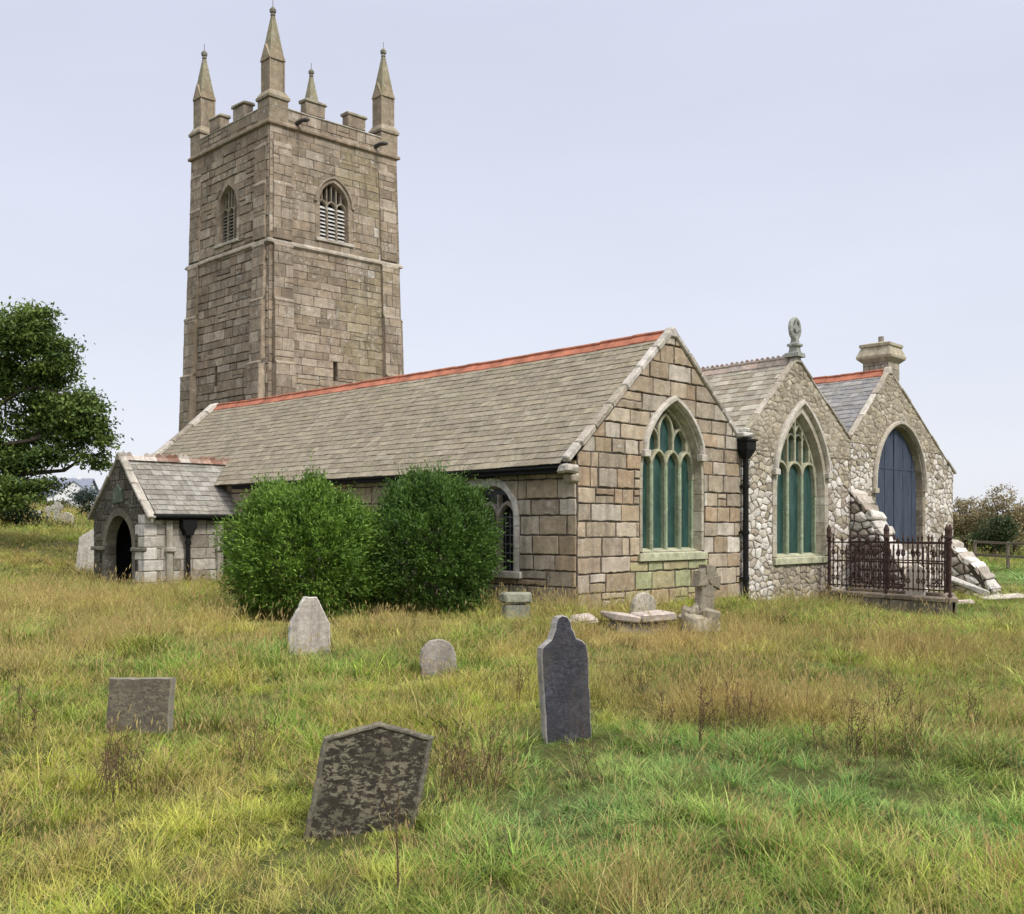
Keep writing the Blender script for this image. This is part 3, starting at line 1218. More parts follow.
# -- slate roofs
def slates(mb, O, along, up, Ln, S, exp, wid, colfn, lift=0.015, irregular=0.009, sag=0.0):
    """courses of slates from the eave line O (along, length Ln) up the slope (length S)"""
    O, al, up = Vector(O), Vector(along).normalized(), Vector(up).normalized()
    nrm = al.cross(up)
    if nrm.z < 0:
        nrm = -nrm
    dn = Vector((0, 0, -sag * 1.4))
    mb.add([O + dn, O + al * Ln + dn, O + al * Ln + up * S + dn, O + up * S + dn], [(0, 1, 2, 3)], (0.1, 0.1, 0.1))
    sg = lambda t: Vector((0, 0, -sag * math.sin(math.pi * min(1, max(0, t / Ln))) - sag * 0.25 * math.sin(9 * t / Ln)))
    r = 0
    s = -0.03
    while s < S - 0.05:
        e = min(S, s + exp)
        x = 0.0
        first = True
        while x < Ln - 0.01:
            w = random.uniform(*wid) * (0.5 if first and r % 2 else 1)
            first = False
            y = min(Ln, x + w)
            if Ln - y < wid[0] * 0.4:
                y = Ln
            g = 0.004
            l = lift + random.uniform(0, irregular)
            ds = random.uniform(-irregular, irregular) * 1.2
            if random.random() < 0.012:
                ds -= random.uniform(0.02, 0.05)
            ga, gb = sg(x), sg(y)
            p = O + al * (x + g) + up * (s + ds) + ga
            q = O + al * (y - g) + up * (s + ds) + gb
            e2 = e + 0.05
            V = [p + nrm * l, q + nrm * (l + random.uniform(-.004, .004)), O + al * (y - g) + up * e2 + nrm * 0.004 + gb, O + al * (x + g) + up * e2 + nrm * 0.004 + ga,
                 p + nrm * 0.002, q + nrm * 0.002]
            mb.add(V, [(0, 1, 2, 3), (4, 5, 1, 0), (4, 0, 3), (5, 1, 2)], colfn((x + y) / 2, s))
            x = y
        s = e
        r += 1


P_SL1 = pal([(0.25, 0.218, 0.16), (0.28, 0.248, 0.185), (0.225, 0.20, 0.155), (0.262, 0.236, 0.185)], 0.13)
P_SL2 = pal([(0.30, 0.28, 0.23), (0.36, 0.34, 0.29), (0.25, 0.22, 0.17), (0.40, 0.385, 0.33)], 0.18)
P_SL3 = pal([(0.26, 0.26, 0.27), (0.31, 0.31, 0.32), (0.22, 0.22, 0.24)], 0.1)


def aisle_roof(eL, ap, eR, v0, v1, pal_, exp=(0.2), wid=(0.24, 0.36), drop=0.06, over=(0.0, 0.0), ridge='plain'):
    mb = MB()
    ez = lambda p: (p[0], p[1])
    ridge_p = (ap[0], ap[1] - drop)
    for (e, sg) in ((eL, 1), (eR, -1)):
        d = Vector((ridge_p[0] - e[0], 0, ridge_p[1] - e[1]))
        slates(mb, (e[0], v0, e[1] - drop * 0), (0, 1, 0), d, v1 - v0, d.length, exp, wid, pal_, sag=0.055)
    # close the gable ends and the underside with dark board
    rf = mb.build('roof', M['slate'], church)
    rt = MB()
    a, z = ridge_p
    v = v0 + 0.02
    k = 0
    while v < v1 - 0.05:
        L = 0.46 * random.uniform(0.97, 1.03)
        e = min(v + L, v1)
        r = 0.15
        z0 = z + random.uniform(-0.008, 0.01) - 0.055 * math.sin(math.pi * (v - v0) / (v1 - v0)) - 0.014 * math.sin(9 * (v - v0) / (v1 - v0))
        for s in (-1, 1):
            d = Vector((s * 0.72, 0, -0.69))
            V = [(a, v, z0 + 0.075), (a, e - 0.01, z0 + 0.075), (a + d.x * 0.24, e - 0.01, z0 + 0.06 + d.z * 0.24), (a + d.x * 0.24, v, z0 + 0.06 + d.z * 0.24),
                 (a, v, z0 + 0.03), (a, e - 0.01, z0 + 0.03), (a + d.x * 0.24, e - 0.01, z0 + 0.03 + d.z * 0.24), (a + d.x * 0.24, v, z0 + 0.03 + d.z * 0.24)]
            rt.add(V, [(0, 1, 2, 3), (3, 2, 6, 7), (0, 3, 7, 4), (1, 2, 6, 5)], (0.4, 0.16, 0.09) if ridge == 'plain' else lerp3((0.30, 0.27, 0.24), (0.42, 0.33, 0.29), random.random()))
        rt.tube([(a, v, z0 + 0.075), (a, e - 0.012, z0 + 0.075)], 0.042, 8, (0.4, 0.16, 0.09) if ridge == 'plain' else (0.36, 0.31, 0.27))
        if ridge == 'crest':
            for q in range(3):
                vv = v + L * (q + 0.5) / 3
                rt.prism([(vv - 0.055, z0 + 0.1), (vv + 0.055, z0 + 0.1), (vv + 0.05, z0 + 0.14), (vv, z0 + 0.18), (vv - 0.05, z0 + 0.14)],
                         lambda A, Z, h: (a + h, A, Z), -0.02, 0.02, random.choice([(0.42, 0.35, 0.31), (0.5, 0.44, 0.4), (0.4, 0.25, 0.2)]))
        v = e
        k += 1
    rt.build('ridge_tiles', M['ridge_red'] if ridge == 'plain' else stone_mat('crested_tile', 0.6, 0.3, 0.3, 2.0), rf)
    return rf


aisle_roof((-0.34, 2.93), AP1, (V12[0] + 0.05, V12[1] - 0.1), 0.125, 19.36, P_SL1, 0.215, (0.26, 0.42), 0.04)
aisle_roof((V12[0] + 0.02, V12[1] - 0.1), AP2, (V23[0] + 0.05, V23[1] - 0.1), 0.125, 20.2, P_SL2, 0.22, (0.2, 0.5), 0.05, ridge='crest')
aisle_roof((V23[0] + 0.02, V23[1] - 0.1), AP3, (19.5, 3.36), 0.125, 19.0, P_SL3, 0.21, (0.26, 0.40), 0.05)

# eaves: board and gutter, near-black to paint in the shadow line
gt = MB()
gt.box((-0.31, 0.14, 2.74), (0.04, 0, 0), (0, 12.3, 0), (0, 0, 0.16), (0.01, 0.01, 0.01))
gt.box((-0.27, 0.14, 2.74), (0.27, 0, 0), (0, 12.3, 0), (0, 0, 0.02), (0.01, 0.01, 0.01))
gt.tube([(-0.335, 0.2, 2.84), (-0.335, 12.4, 2.84)], 0.035, 8)
gt.build('gutter', M['iron'], church)

# downpipe and hopper at the first valley
dp = MB()
DX = 6.02
dp.tube([(DX, -0.14, -0.5), (DX, -0.14, 3.35)], 0.068, 10)
for z in (0.4, 1.5, 2.6):
    dp.tube([(DX, -0.14, z), (DX, -0.14, z + 0.09)], 0.088, 10)
    dp.box((DX - 0.13, -0.13, z + 0.02), (0.26, 0, 0), (0, 0.15, 0), (0, 0, 0.05))
dpo = dp.build('downpipe', M['iron'], church)
hp = MB()
hp.add([(DX - .2, -.3, 3.74), (DX + .2, -.3, 3.74), (DX + .2, 0.02, 3.74), (DX - .2, 0.02, 3.74), (DX - .2, -.3, 3.52), (DX + .2, -.3, 3.52), (DX + .2, 0.02, 3.52), (DX - .2, 0.02, 3.52),
        (DX - .08, -.2, 3.3), (DX + .08, -.2, 3.3), (DX + .08, -.06, 3.3), (DX - .08, -.06, 3.3)],
       [(0, 1, 2, 3), (0, 1, 5, 4), (1, 2, 6, 5), (2, 3, 7, 6), (3, 0, 4, 7), (4, 5, 9, 8), (5, 6, 10, 9), (6, 7, 11, 10), (7, 4, 8, 11)])
hp.box((DX - .23, -.33, 3.72), (.46, 0, 0), (0, .36, 0), (0, 0, .05))
hp.build('hopper', M['iron'], dpo)
sp = MB()
sp.rbox((5.78, -0.25, 3.80), (0.42, 0, 0), (0, 0.6, 0), (0, 0, 0.12), (0.5, 0.5, 0.48), 0, 0.04, 0.02)
sp.rbox((5.86, -0.2, 3.925), (0.26, 0, 0), (0, 0.4, 0), (0, 0, 0.12), (0.55, 0.55, 0.53), 0, 0.04, 0.02)
sp.build('valley_stone', M['trim'], church)


# gable cross: a wheel cross on a moulded stem
def gable_cross():
    mb = MB()
    c = (0.30, 0.32, 0.30)
    a, y, z0 = AP2[0], 0.06, AP2[1] + 0.02
    def ring(z, s):
        return [(a - s, y - s, z), (a + s, y - s, z), (a + s, y + s, z), (a - s, y + s, z)]
    prof = [(0, 0.20), (0.10, 0.19), (0.13, 0.12), (0.26, 0.10), (0.29, 0.15), (0.34, 0.15), (0.37, 0.085), (0.52, 0.07)]
    V = [p for z, s in prof for p in ring(z0 + z, s)]
    F = [tuple(l * 4 + k for k in ()) for l in ()]
    for l in range(len(prof) - 1):
        for k in range(4):
            F.append((l * 4 + k, l * 4 + (k + 1) % 4, (l + 1) * 4 + (k + 1) % 4, (l + 1) * 4 + k))
    mb.add(V, F, c)
    zc = z0 + 0.74
    pts = [(a + 0.22 * math.cos(t), y, zc + 0.25 * math.sin(t)) for t in np.linspace(0, 2 * math.pi, 25)]
    mb.tube(pts, 0.062, 8, c)
    mb.tube([(a, y, zc - 0.26), (a, y, zc + 0.29)], 0.06, 8, c)
    mb.tube([(a - 0.24, y, zc), (a + 0.24, y, zc)], 0.06, 8, c)
    mb.tube([(a, y - .07, zc), (a, y + .07, zc)], 0.1, 10, c)
    mb.build('gable_cross', M['trim'], church)


gable_cross()


def chimney():
    u0, v0, w = 15.02, 0.36, 0.80
    mb = MB()
    for mp, out in ((east(v0), [(u0, 5.2), (u0 + w, 5.2), (u0 + w, 6.8), (u0, 6.8)]), (south(u0), [(v0, 5.2), (v0 + w, 5.2), (v0 + w, 6.8), (v0, 6.8)]),
                    (north(u0 + w), [(v0, 5.2), (v0 + w, 5.2), (v0 + w, 6.8), (v0, 6.8)]), (west(v0 + w), [(u0, 5.2), (u0 + w, 5.2), (u0 + w, 6.8), (u0, 6.8)])):
        a0, a1 = out[0][0], out[1][0]
        lay(mb, ashlar_cells(a0, a1, 5.2, 6.8, (0.24, 0.32), (0.35, 0.6)), mp, out, [], P_BUFF, 0.008, (0.005, 0.012))
        bed(mb, out, [], mp)
    ch = mb.build('chimney', [M['trim'], M['mortar']], church)
    cp = MB()
    c = (u0 + w / 2, v0 + w / 2)
    prof = [(6.76, 0.42), (6.88, 0.55), (6.95, 0.56), (7.22, 0.45), (7.25, 0.49), (7.33, 0.49), (7.40, 0.25), (7.41, 0.0)]
    V = []
    for z, s in prof:
        V += [(c[0] - s, c[1] - s, z), (c[0] + s, c[1] - s, z), (c[0] + s, c[1] + s, z), (c[0] - s, c[1] + s, z)]
    F = []
    for l in range(len(prof) - 1):
        for k in range(4):
            F.append((l * 4 + k, l * 4 + (k + 1) % 4, (l + 1) * 4 + (k + 1) % 4, (l + 1) * 4 + k))
    cp.add(V, F, (0.42, 0.38, 0.29))
    cp.build('chimney_cap', M['trim'], ch)
    p = MB()
    p.tube([(c[0], c[1], 7.38), (c[0], c[1], 7.60)], 0.085, 10, (0.3, 0.28, 0.25))
    p.build('chimney_pot', M['trim'], ch)


chimney()


# raking rubble buttresses running east from the front
def rake_buttress(u0, wid, prof, seed, colfn):
    """prof: (distance east of wall, height) points of the sloping top from the wall outwards"""
    mb = MB()
    n = len(prof)
    out = [(0, GZ)] + [(-d, z) for d, z in prof][::-1][:0]
    far = prof[-1][0]
    poly = [(-far, GZ), (0.0, GZ)] + [(-d, z) for d, z in prof]
    # side faces (v runs negative eastwards)
    for mp in (south(u0), north(u0 + wid)):
        lay(mb, rubble_cells(-far, 0, GZ, prof[0][1], 0.34, 0.23), mp, poly, [], colfn, 0.02, (0.02, 0.06), 0.04, 0, 0.014, 0.1)
        bed(mb, poly, [], mp)
    # stepped top of rough capstones
    for (d0, z0), (d1, z1) in zip(prof[:-1], prof[1:]):
        L = math.hypot(d1 - d0, z1 - z0)
        k = max(1, int(L / 0.22))
        for i in range(k):
            f0, f1 = i / k, (i + 1) / k
            a = Vector((u0 - 0.04, -(d0 + (d1 - d0) * f0), z0 + (z1 - z0) * f0))
            b = Vector((u0 - 0.04, -(d0 + (d1 - d0) * f1), z0 + (z1 - z0) * f1))
            d = b - a
            nn = Vector((0, d.z, -d.y)).normalized()
            if nn.z < 0:
                nn = -nn
            mb.rbox(a + d * 0.04 - nn * 0.08, (wid + 0.08, 0, 0), d * 0.92, nn * random.uniform(0.06, 0.17), colfn(), 0, 0.04, 0.045)
    # toe
    toe = [(u0, GZ), (u0 + wid, GZ), (u0 + wid, prof[-1][1]), (u0, prof[-1][1])]
    lay(mb, rubble_cells(u0, u0 + wid, GZ, prof[-1][1], 0.3, 0.22), east(-far), toe, [], colfn, 0.02, (0.02, 0.06), 0.04, 0, 0.014, 0.1)
    bed(mb, toe, [], east(-far))
    mb.build('buttress', [M['rubble'], M['mortar']], church)


P_WHITE = pal([(0.62, 0.60, 0.57), (0.68, 0.67, 0.65), (0.5, 0.46, 0.41), (0.3, 0.26, 0.22)], 0.15)
rake_buttress(11.75, 0.85, [(0.0, 2.75), (0.35, 2.35), (0.75, 1.65), (1.15, 1.0), (1.6, 0.35), (1.9, -0.1)], 1, P_WHITE)
rake_buttress(18.5, 0.9, [(0.0, 1.25), (0.3, 1.05), (0.6, 0.62), (1.0, 0.42), (1.3, 0.0), (1.45, -0.3)], 2, P_WHITE)

# ------------------------------------------------------------------ tower
TE, TS = math.radians(41.5 - 45.8), math.radians(46.2 - 45.8)
# near corner, in church coordinates
_w = Vector((-9.17, 38.4)) - Vector((C0.x, C0.y))
T0 = Vector((_w.x * CU + _w.y * SU, -_w.x * SU + _w.y * CU, 0))
TU = Vector((math.cos(TE), math.sin(TE), 0))
TV = Vector((-math.sin(TS), math.cos(TS), 0))
LA, LB = 5.8, 5.85


def tw(a, b, z):
    k = 1 + 0.0068 * max(0.0, 16.9 - z)          # battered walls
    a, b = LA / 2 + (a - LA / 2) * k, LB / 2 + (b - LB / 2) * k
    p = T0 + TU * a + TV * b
    return (p.x, p.y, z)


# tower faces: a along face, h outwards
FACES = {'E': (LA, lambda a, z, h: tw(a, -h, z)), 'S': (LB, lambda a, z, h: tw(-h, a, z)),
         'N': (LB, lambda a, z, h: tw(LA + h, a, z)), 'W': (LA, lambda a, z, h: tw(a, LB + h, z))}
BW = {'E': dict(u0=2.78, z0=13.02, zs=14.45, w=0.64, rise=0.88), 'S': dict(u0=2.9, z0=13.02, zs=14.3, w=0.68, rise=1.0)}
SLITS = {'E': (2.75, 7.45), 'S': (3.5, 7.35)}
ZS1, ZS2 = 16.95, 12.42


def build_tower():
    tw = globals()['tw']
    mb = MB()
    for k, (L, mp) in FACES.items():
        out = [(0, GZ), (L, GZ), (L, ZS1 + 0.70), (0, ZS1 + 0.70)]
        holes, cuts = [], []
        if k in BW:
            W = BW[k]
            holes.append(opening(W['u0'], W['z0'], W['zs'], W['w'], W['rise'], 8))
            cuts.append(opening(W['u0'], W['z0'], W['zs'], W['w'], W['rise'], 5, 0.2, 0.12))
            sa, sz = SLITS[k]
            sl = [(sa - 0.09, sz), (sa + 0.09, sz), (sa + 0.09, sz + 0.75), (sa - 0.09, sz + 0.75)]
            holes.append(sl)
            cuts.append(sl)

        def colf(a, z, k=k):
            c = P_TOWER()
            if k == 'E':
                f = fbm(np.array([a * 0.5]), np.array([z * 0.22]), 5)[0]
                if a > 2.6 and f > 0.44:
                    c = lerp3(c, (0.26, 0.23, 0.13), 0.4)
                if a > 4.4 and random.random() < 0.10 and z < 14:
                    c = (0.52, 0.5, 0.45)
            return c
        ze = 1 if k in 'ES' else 2
        cells = ashlar_cells(0, L, GZ, ZS1, (0.27 * ze, 0.42 * ze), (0.38 * ze, 1.0 * ze), 0.02)
        lay(mb, cells, mp, out, cuts, colf, 0.018 if k == 'S' else 0.011, (0.012, 0.06 if k == 'S' else 0.03), 0.0, 0, 0.014, 0.18)
        cells = ashlar_cells(0, L, ZS1, ZS1 + 0.70, (0.28, 0.36), (0.4, 0.9))
        lay(mb, cells, mp, out, cuts, P_TOWER, 0.014, (0.015, 0.04), 0, 0, 0.012, 0.18)
        bed(mb, out, holes, mp)
        if k in SLITS:
            sa, sz = SLITS[k]
            for s in (-1, 1):
                mb.add([mp(sa + s * .09, sz, 0), mp(sa + s * .09, sz + .75, 0), mp(sa + s * .05, sz + .75, -.4), mp(sa + s * .05, sz, -.4)], [(0, 1, 2, 3)], (0.2, 0.16, 0.12))
            mb.add([mp(sa - .1, sz - .02, -.4), mp(sa + .1, sz - .02, -.4), mp(sa + .1, sz + .8, -.4), mp(sa - .1, sz + .8, -.4)], [(0, 1, 2, 3)], (0.01, 0.01, 0.01), 2)
    # lead roof
    zt = ZS1 + 0.3
    mb.add([tw(0, 0, zt), tw(LA, 0, zt), tw(LA, LB, zt), tw(0, LB, zt)], [(0, 1, 2, 3)], (0.15, 0.15, 0.15), 1)
    # inner face of the parapet
    t = 0.35
    z0, z1 = zt, ZS1 + 0.70
    ring_o = [tw(0, 0, z1), tw(LA, 0, z1), tw(LA, LB, z1), tw(0, LB, z1)]
    ring_i = [tw(t, t, z1), tw(LA - t, t, z1), tw(LA - t, LB - t, z1), tw(t, LB - t, z1)]
    ring_b = [tw(t, t, z0), tw(LA - t, t, z0), tw(LA - t, LB - t, z0), tw(t, LB - t, z0)]
    for i in range(4):
        j = (i + 1) % 4
        mb.add([ring_o[i], ring_o[j], ring_i[j], ring_i[i], ring_b[j], ring_b[i]], [(0, 1, 2, 3), (3, 2, 4, 5)], (0.28, 0.23, 0.17))
    tower = mb.build('tower', [M['tower'], M['tower_mortar'], M['dark']], church)

    # string courses
    def course(z, hh, pr, col, L0=0.0):
        s = MB()
        prof = [(0.0, -0.0), (pr, 0.05), (pr, hh * 0.55), (0.02, hh), (0.0, hh)]
        rings = []
        for p, dz in prof:
            rings.append([tw(-p - L0, -p - L0, z + dz), tw(LA + p + L0, -p - L0, z + dz), tw(LA + p + L0, LB + p + L0, z + dz), tw(-p - L0, LB + p + L0, z + dz)])
        V = []
        # break each side into stones with slight offsets
        for i in range(4):
            j = (i + 1) % 4
            k = 8
            for q in range(k):
                f0, f1 = q / k, (q + 1) / k
                jit = random.uniform(-0.006, 0.006)
                P = []
                for r in rings:
                    A, B = Vector(r[i]), Vector(r[j])
                    P += [A + (B - A) * f0 + Vector((0, 0, jit)), A + (B - A) * f1 + Vector((0, 0, jit))]
                F = [(2 * l, 2 * l + 1, 2 * l + 3, 2 * l + 2) for l in range(len(rings) - 1)]
                F += [tuple(range(0, 2 * len(rings), 2)), tuple(range(1, 2 * len(rings), 2))]
                kk = random.uniform(0.88, 1.12)
                s.add(P, F, tuple(c * kk for c in col))
        s.build('string_course', M['tower'], tower)
    course(ZS1 - 0.02, 0.24, 0.12, (0.26, 0.21, 0.155))
    course(ZS2 - 0.02, 0.22, 0.11, (0.44, 0.40, 0.34))
    course(ZS1 + 0.69, 0.10, 0.05, (0.36, 0.34, 0.29))

    # corner buttresses, stepping out as they come down
    steps = [(GZ, 5.1, 0.40), (5.1, 7.9, 0.28), (7.9, 10.3, 0.19), (10.3, 12.40, 0.12), (12.64, 14.75, 0.08), (14.75, 16.2, 0.045)]
    for k, (L, mp) in FACES.items():
        for a0, a1 in ((0.14, 0.92), (L - 0.92, L - 0.14)):
            b = MB()
            for (z0, z1, pr) in steps:
                out = [(a0, z0), (a1, z0), (a1, z1), (a0, z1)]
                mpo = lambda a, z, h, pr=pr: mp(a, z, h + pr)
                lay(b, ashlar_cells(a0, a1, z0, z1, (0.34, 0.5), (0.45, 0.83)), mpo, out, [], P_TOWER, 0.012, (0.008, 0.025), 0, 0, 0.012, 0.2)
                bed(b, out, [], mpo)
                for a in (a0, a1):
                    b.add([mp(a, z0, 0), mp(a, z1, 0), mp(a, z1, pr), mp(a, z0, pr)], [(0, 1, 2, 3)], P_TOWER(), 0)
                # weathered offset
                b.add([mp(a0, z1, pr + .03), mp(a1, z1, pr + .03), mp(a1, z1 + 0.2, 0), mp(a0, z1 + 0.2, 0), mp(a0, z1 - .06, pr + .03), mp(a1, z1 - .06, pr + .03), mp(a0, z1 - .06, 0), mp(a1, z1 - .06, 0)],
                      [(0, 1, 2, 3), (0, 1, 5, 4), (0, 3, 6, 4), (1, 2, 7, 5)], (0.34, 0.29, 0.23))
            b.build('buttress', [M['tower'], M['tower_mortar']], tower)

    # merlons
    for k, (L, mp) in FACES.items():
        for f in ((0.335, 0.66) if k != 'S' else (0.38, 0.68)):
            a = L * f + random.uniform(-.05, .05)
            m = MB()
            o = Vector(mp(a - 0.42, ZS1 + 0.79, 0.03))
            ax = Vector(mp(a + 0.42, ZS1 + 0.79, 0.03)) - o
            ay = Vector(mp(a - 0.42, ZS1 + 0.79, -0.38)) - o
            m.rbox(o, ax, ay, (0, 0, 0.48), P_TOWER(), 0, 0.03, 0.012)
            o2 = Vector(mp(a - 0.48, ZS1 + 1.272, 0.07))
            m.rbox(o2, ax * 1.15, ay * 1.22, (0, 0, 0.13), (0.33, 0.31, 0.25), 0, 0.05, 0.02)
            m.build('merlon', M['tower'], tower)

    # pinnacles
    _tw = globals()['tw']
    hp_, hs = 0.40, 0.29
    for (a, b) in ((0.36, 0.36), (LA - 0.36, 0.36), (0.36, LB - 0.36), (LA - 0.36, LB - 0.36)):
        p = MB()
        tall = 0.75 if a > 3 and b > 3 else 0.0      # rear pinnacle raised so its spire shows above the merlons
        tw = lambda a_, b_, z_, t_=tall: _tw(a_, b_, z_ + (t_ if z_ > 17.9 else 0))

        def sq(z, s):
            return [tw(a - s, b - s, z), tw(a + s, b - s, z), tw(a + s, b + s, z), tw(a - s, b + s, z)]
        def stack(prof, col):
            V = [q for z, s in prof for q in sq(z, s)]
            F = []
            for l in range(len(prof) - 1):
                for i in range(4):
                    F.append((l * 4 + i, l * 4 + (i + 1) % 4, (l + 1) * 4 + (i + 1) % 4, (l + 1) * 4 + i))
            F.append(tuple(range((len(prof) - 1) * 4, len(prof) * 4)))
            p.add(V, F, col)
        c1, c2 = (0.30, 0.25, 0.185), (0.27, 0.25, 0.17)
        stack([(ZS1 + 0.2, hp_), (18.0, hp_)], c1)
        stack([(17.98, hp_ + 0.05), (18.08, hp_ + 0.06), (18.32, hs + 0.03)], (0.31, 0.27, 0.2))
        stack([(18.27, hs), (19.63, hs)], c1)
        # chamfer ribs on the shaft corners
        for sx in (-1, 1):
            for sy in (-1, 1):
                p.tube([tw(a + sx * hs, b + sy * hs, 18.32), tw(a + sx * hs, b + sy * hs, 19.58)], 0.035, 6, (0.36, 0.30, 0.22))
        # spire
        stack([(19.61, hs + 0.01), (21.28, 0.055)], c2)
        # gablets on the four sides
        for i in range(4):
            d = [(0, -1), (1, 0), (0, 1), (-1, 0)][i]
            t = (-d[1], d[0])
            g = lambda s, z, h: tw(a + d[0] * (hs + h) + t[0] * s, b + d[1] * (hs + h) + t[1] * s, z)
            V = [g(-hs - .05, 19.50, .05), g(hs + .05, 19.50, .05), g(0, 20.13, .05), g(-hs - .05, 19.50, -.06), g(hs + .05, 19.50, -.06), g(0, 20.13, -.2),
                 g(-hs + .04, 19.56, .055), g(hs - .04, 19.56, .055), g(0, 19.98, .055)]
            p.add(V, [(0, 1, 2), (0, 2, 5, 3), (1, 2, 5, 4), (0, 1, 4, 3)], (0.34, 0.28, 0.2))
        pin = p.build('pinnacle', M['tower'], tower)
        p = MB()
        prof = [(21.23, 0.06), (21.28, 0.10), (21.36, 0.08), (21.40, 0.12), (21.50, 0.13), (21.58, 0.07), (21.64, 0.02)]
        V, F = [], []
        n = 10
        for z, r in prof:
            V += [tuple(Vector(tw(a, b, z)) + Vector((r * math.cos(2 * math.pi * i / n), r * math.sin(2 * math.pi * i / n), 0))) for i in range(n)]
        for l in range(len(prof) - 1):
            for i in range(n):
                F.append((l * n + i, l * n + (i + 1) % n, (l + 1) * n + (i + 1) % n, (l + 1) * n + i))
        p.add(V, F, (0.2, 0.2, 0.17))
        c = Vector(tw(a, b, 21.58))
        p.tube([c, c + Vector((0, 0, 0.3))], 0.012, 6, (0.1, 0.1, 0.1))
        q = p.build('finial', M['tower'], tower)

    tw = _tw
    # gargoyles
    for a in (1.15, 4.75):
        g = MB()
        mp = FACES['E'][1]
        z = ZS1 + 0.30
        pts = [mp(a, z, 0), mp(a + 0.02, z + 0.04, 0.3), mp(a + 0.03, z, 0.55), mp(a + 0.03, z - 0.06, 0.75)]
        g.tube(pts, [0.09, 0.08, 0.09, 0.05], 8, (0.05, 0.045, 0.04))
        g.build('gargoyle', M['grave_slate'], tower)

    # belfry windows
    for k in ('E', 'S'):
        W = BW[k]
        L, mp = FACES[k]
        u0, z0, zs, w, rise = W['u0'], W['z0'], W['zs'], W['w'], W['rise']
        s = MB()
        surround(s, u0, z0, zs, w, rise, 0.2, mp, 0.02, 0.32, 0.05, P_TOWER, 3, 0.4)
        inner = opening(u0, z0, zs, w, rise, 10, -0.04)
        s.add([mp(a, z, -0.32) for a, z in inner], [tuple(range(len(inner)))], (0.01, 0.01, 0.01), 1)
        sp = 2 * w / 3
        tc = (0.27, 0.235, 0.18)
        for i in range(1, 3):
            um = -w + sp * i
            bar(s, [(u0 + um, z0), (u0 + um, zs - 0.05)], 0.085, -0.3, -0.12, mp, tc, 0, 0.03)
        for i in range(3):
            uc = -w + sp * (i + 0.5)
            bar(s, light_head(u0 + uc, zs - 0.12, sp / 2, 0.26), 0.07, -0.3, -0.13, mp, tc, 0, 0.02)
            bar(s, [(u0 + uc, zs + 0.12), (u0 + uc, zs + arch_z(uc, w, rise) - 0.05)], 0.06, -0.3, -0.14, mp, tc, 0, 0.02)
        for i in range(1, 3):
            um = -w + sp * i
            bar(s, [(u0 + um, zs - 0.08), (u0 + um, zs + arch_z(um, w, rise) - 0.04)], 0.06, -0.3, -0.14, mp, tc, 0, 0.02)
        o = s.build('belfry_window', [M['tower'], M['dark']], tower)
        b = MB()
        lc = (0.60, 0.60, 0.60) if k == 'E' else (0.22, 0.21, 0.19)
        n = 9
        for i in range(3):
            a0 = u0 - w + sp * i + 0.05
            a1 = a0 + sp - 0.10
            for j in range(n):
                z = z0 + 0.06 + j * (zs - z0 - 0.08) / n
                b.add([mp(a0, z, -0.16), mp(a1, z, -0.16), mp(a1, z + 0.115, -0.28), mp(a0, z + 0.115, -0.28), mp(a0, z - 0.02, -0.16), mp(a1, z - 0.02, -0.16), mp(a1, z + 0.095, -0.28), mp(a0, z + 0.095, -0.28)],
                      [(0, 1, 2, 3), (0, 1, 5, 4), (4, 5, 6, 7)], lc)
        b.build('louvres', stone_mat('louvre_slate_' + ('pale' if k == 'E' else 'dark'), 0.2, 0.1, 0.15, 2.0), tower)
        b = MB()
        o1 = Vector(mp(u0 - w - 0.2, z0 - 0.13, 0.09))
        b.rbox(o1, Vector(mp(u0 + w + 0.2, z0 - 0.13, 0.09)) - o1, Vector(mp(u0 - w - 0.2, z0 - 0.13, -0.3)) - o1, (0, 0, 0.12), (0.5, 0.47, 0.42))
        b.build('sill', M['tower'], tower)
        if k == 'E':
            b = MB()
            arc = arch_half(w, rise, 10, 0.17)
            path = [(u0 - x, zs + z) for x, z in arc] + [(u0 + x, zs + z) for x, z in reversed(arc[:-1])]
            path = [(path[0][0] - 0.1, zs)] + path + [(path[-1][0] + 0.1, zs)]
            bar(b, path, 0.08, -0.01, 0.09, mp, (0.3, 0.26, 0.2), 0, 0.03)
            b.build('hood_mould', M['tower'], tower)
    return tower


build_tower()


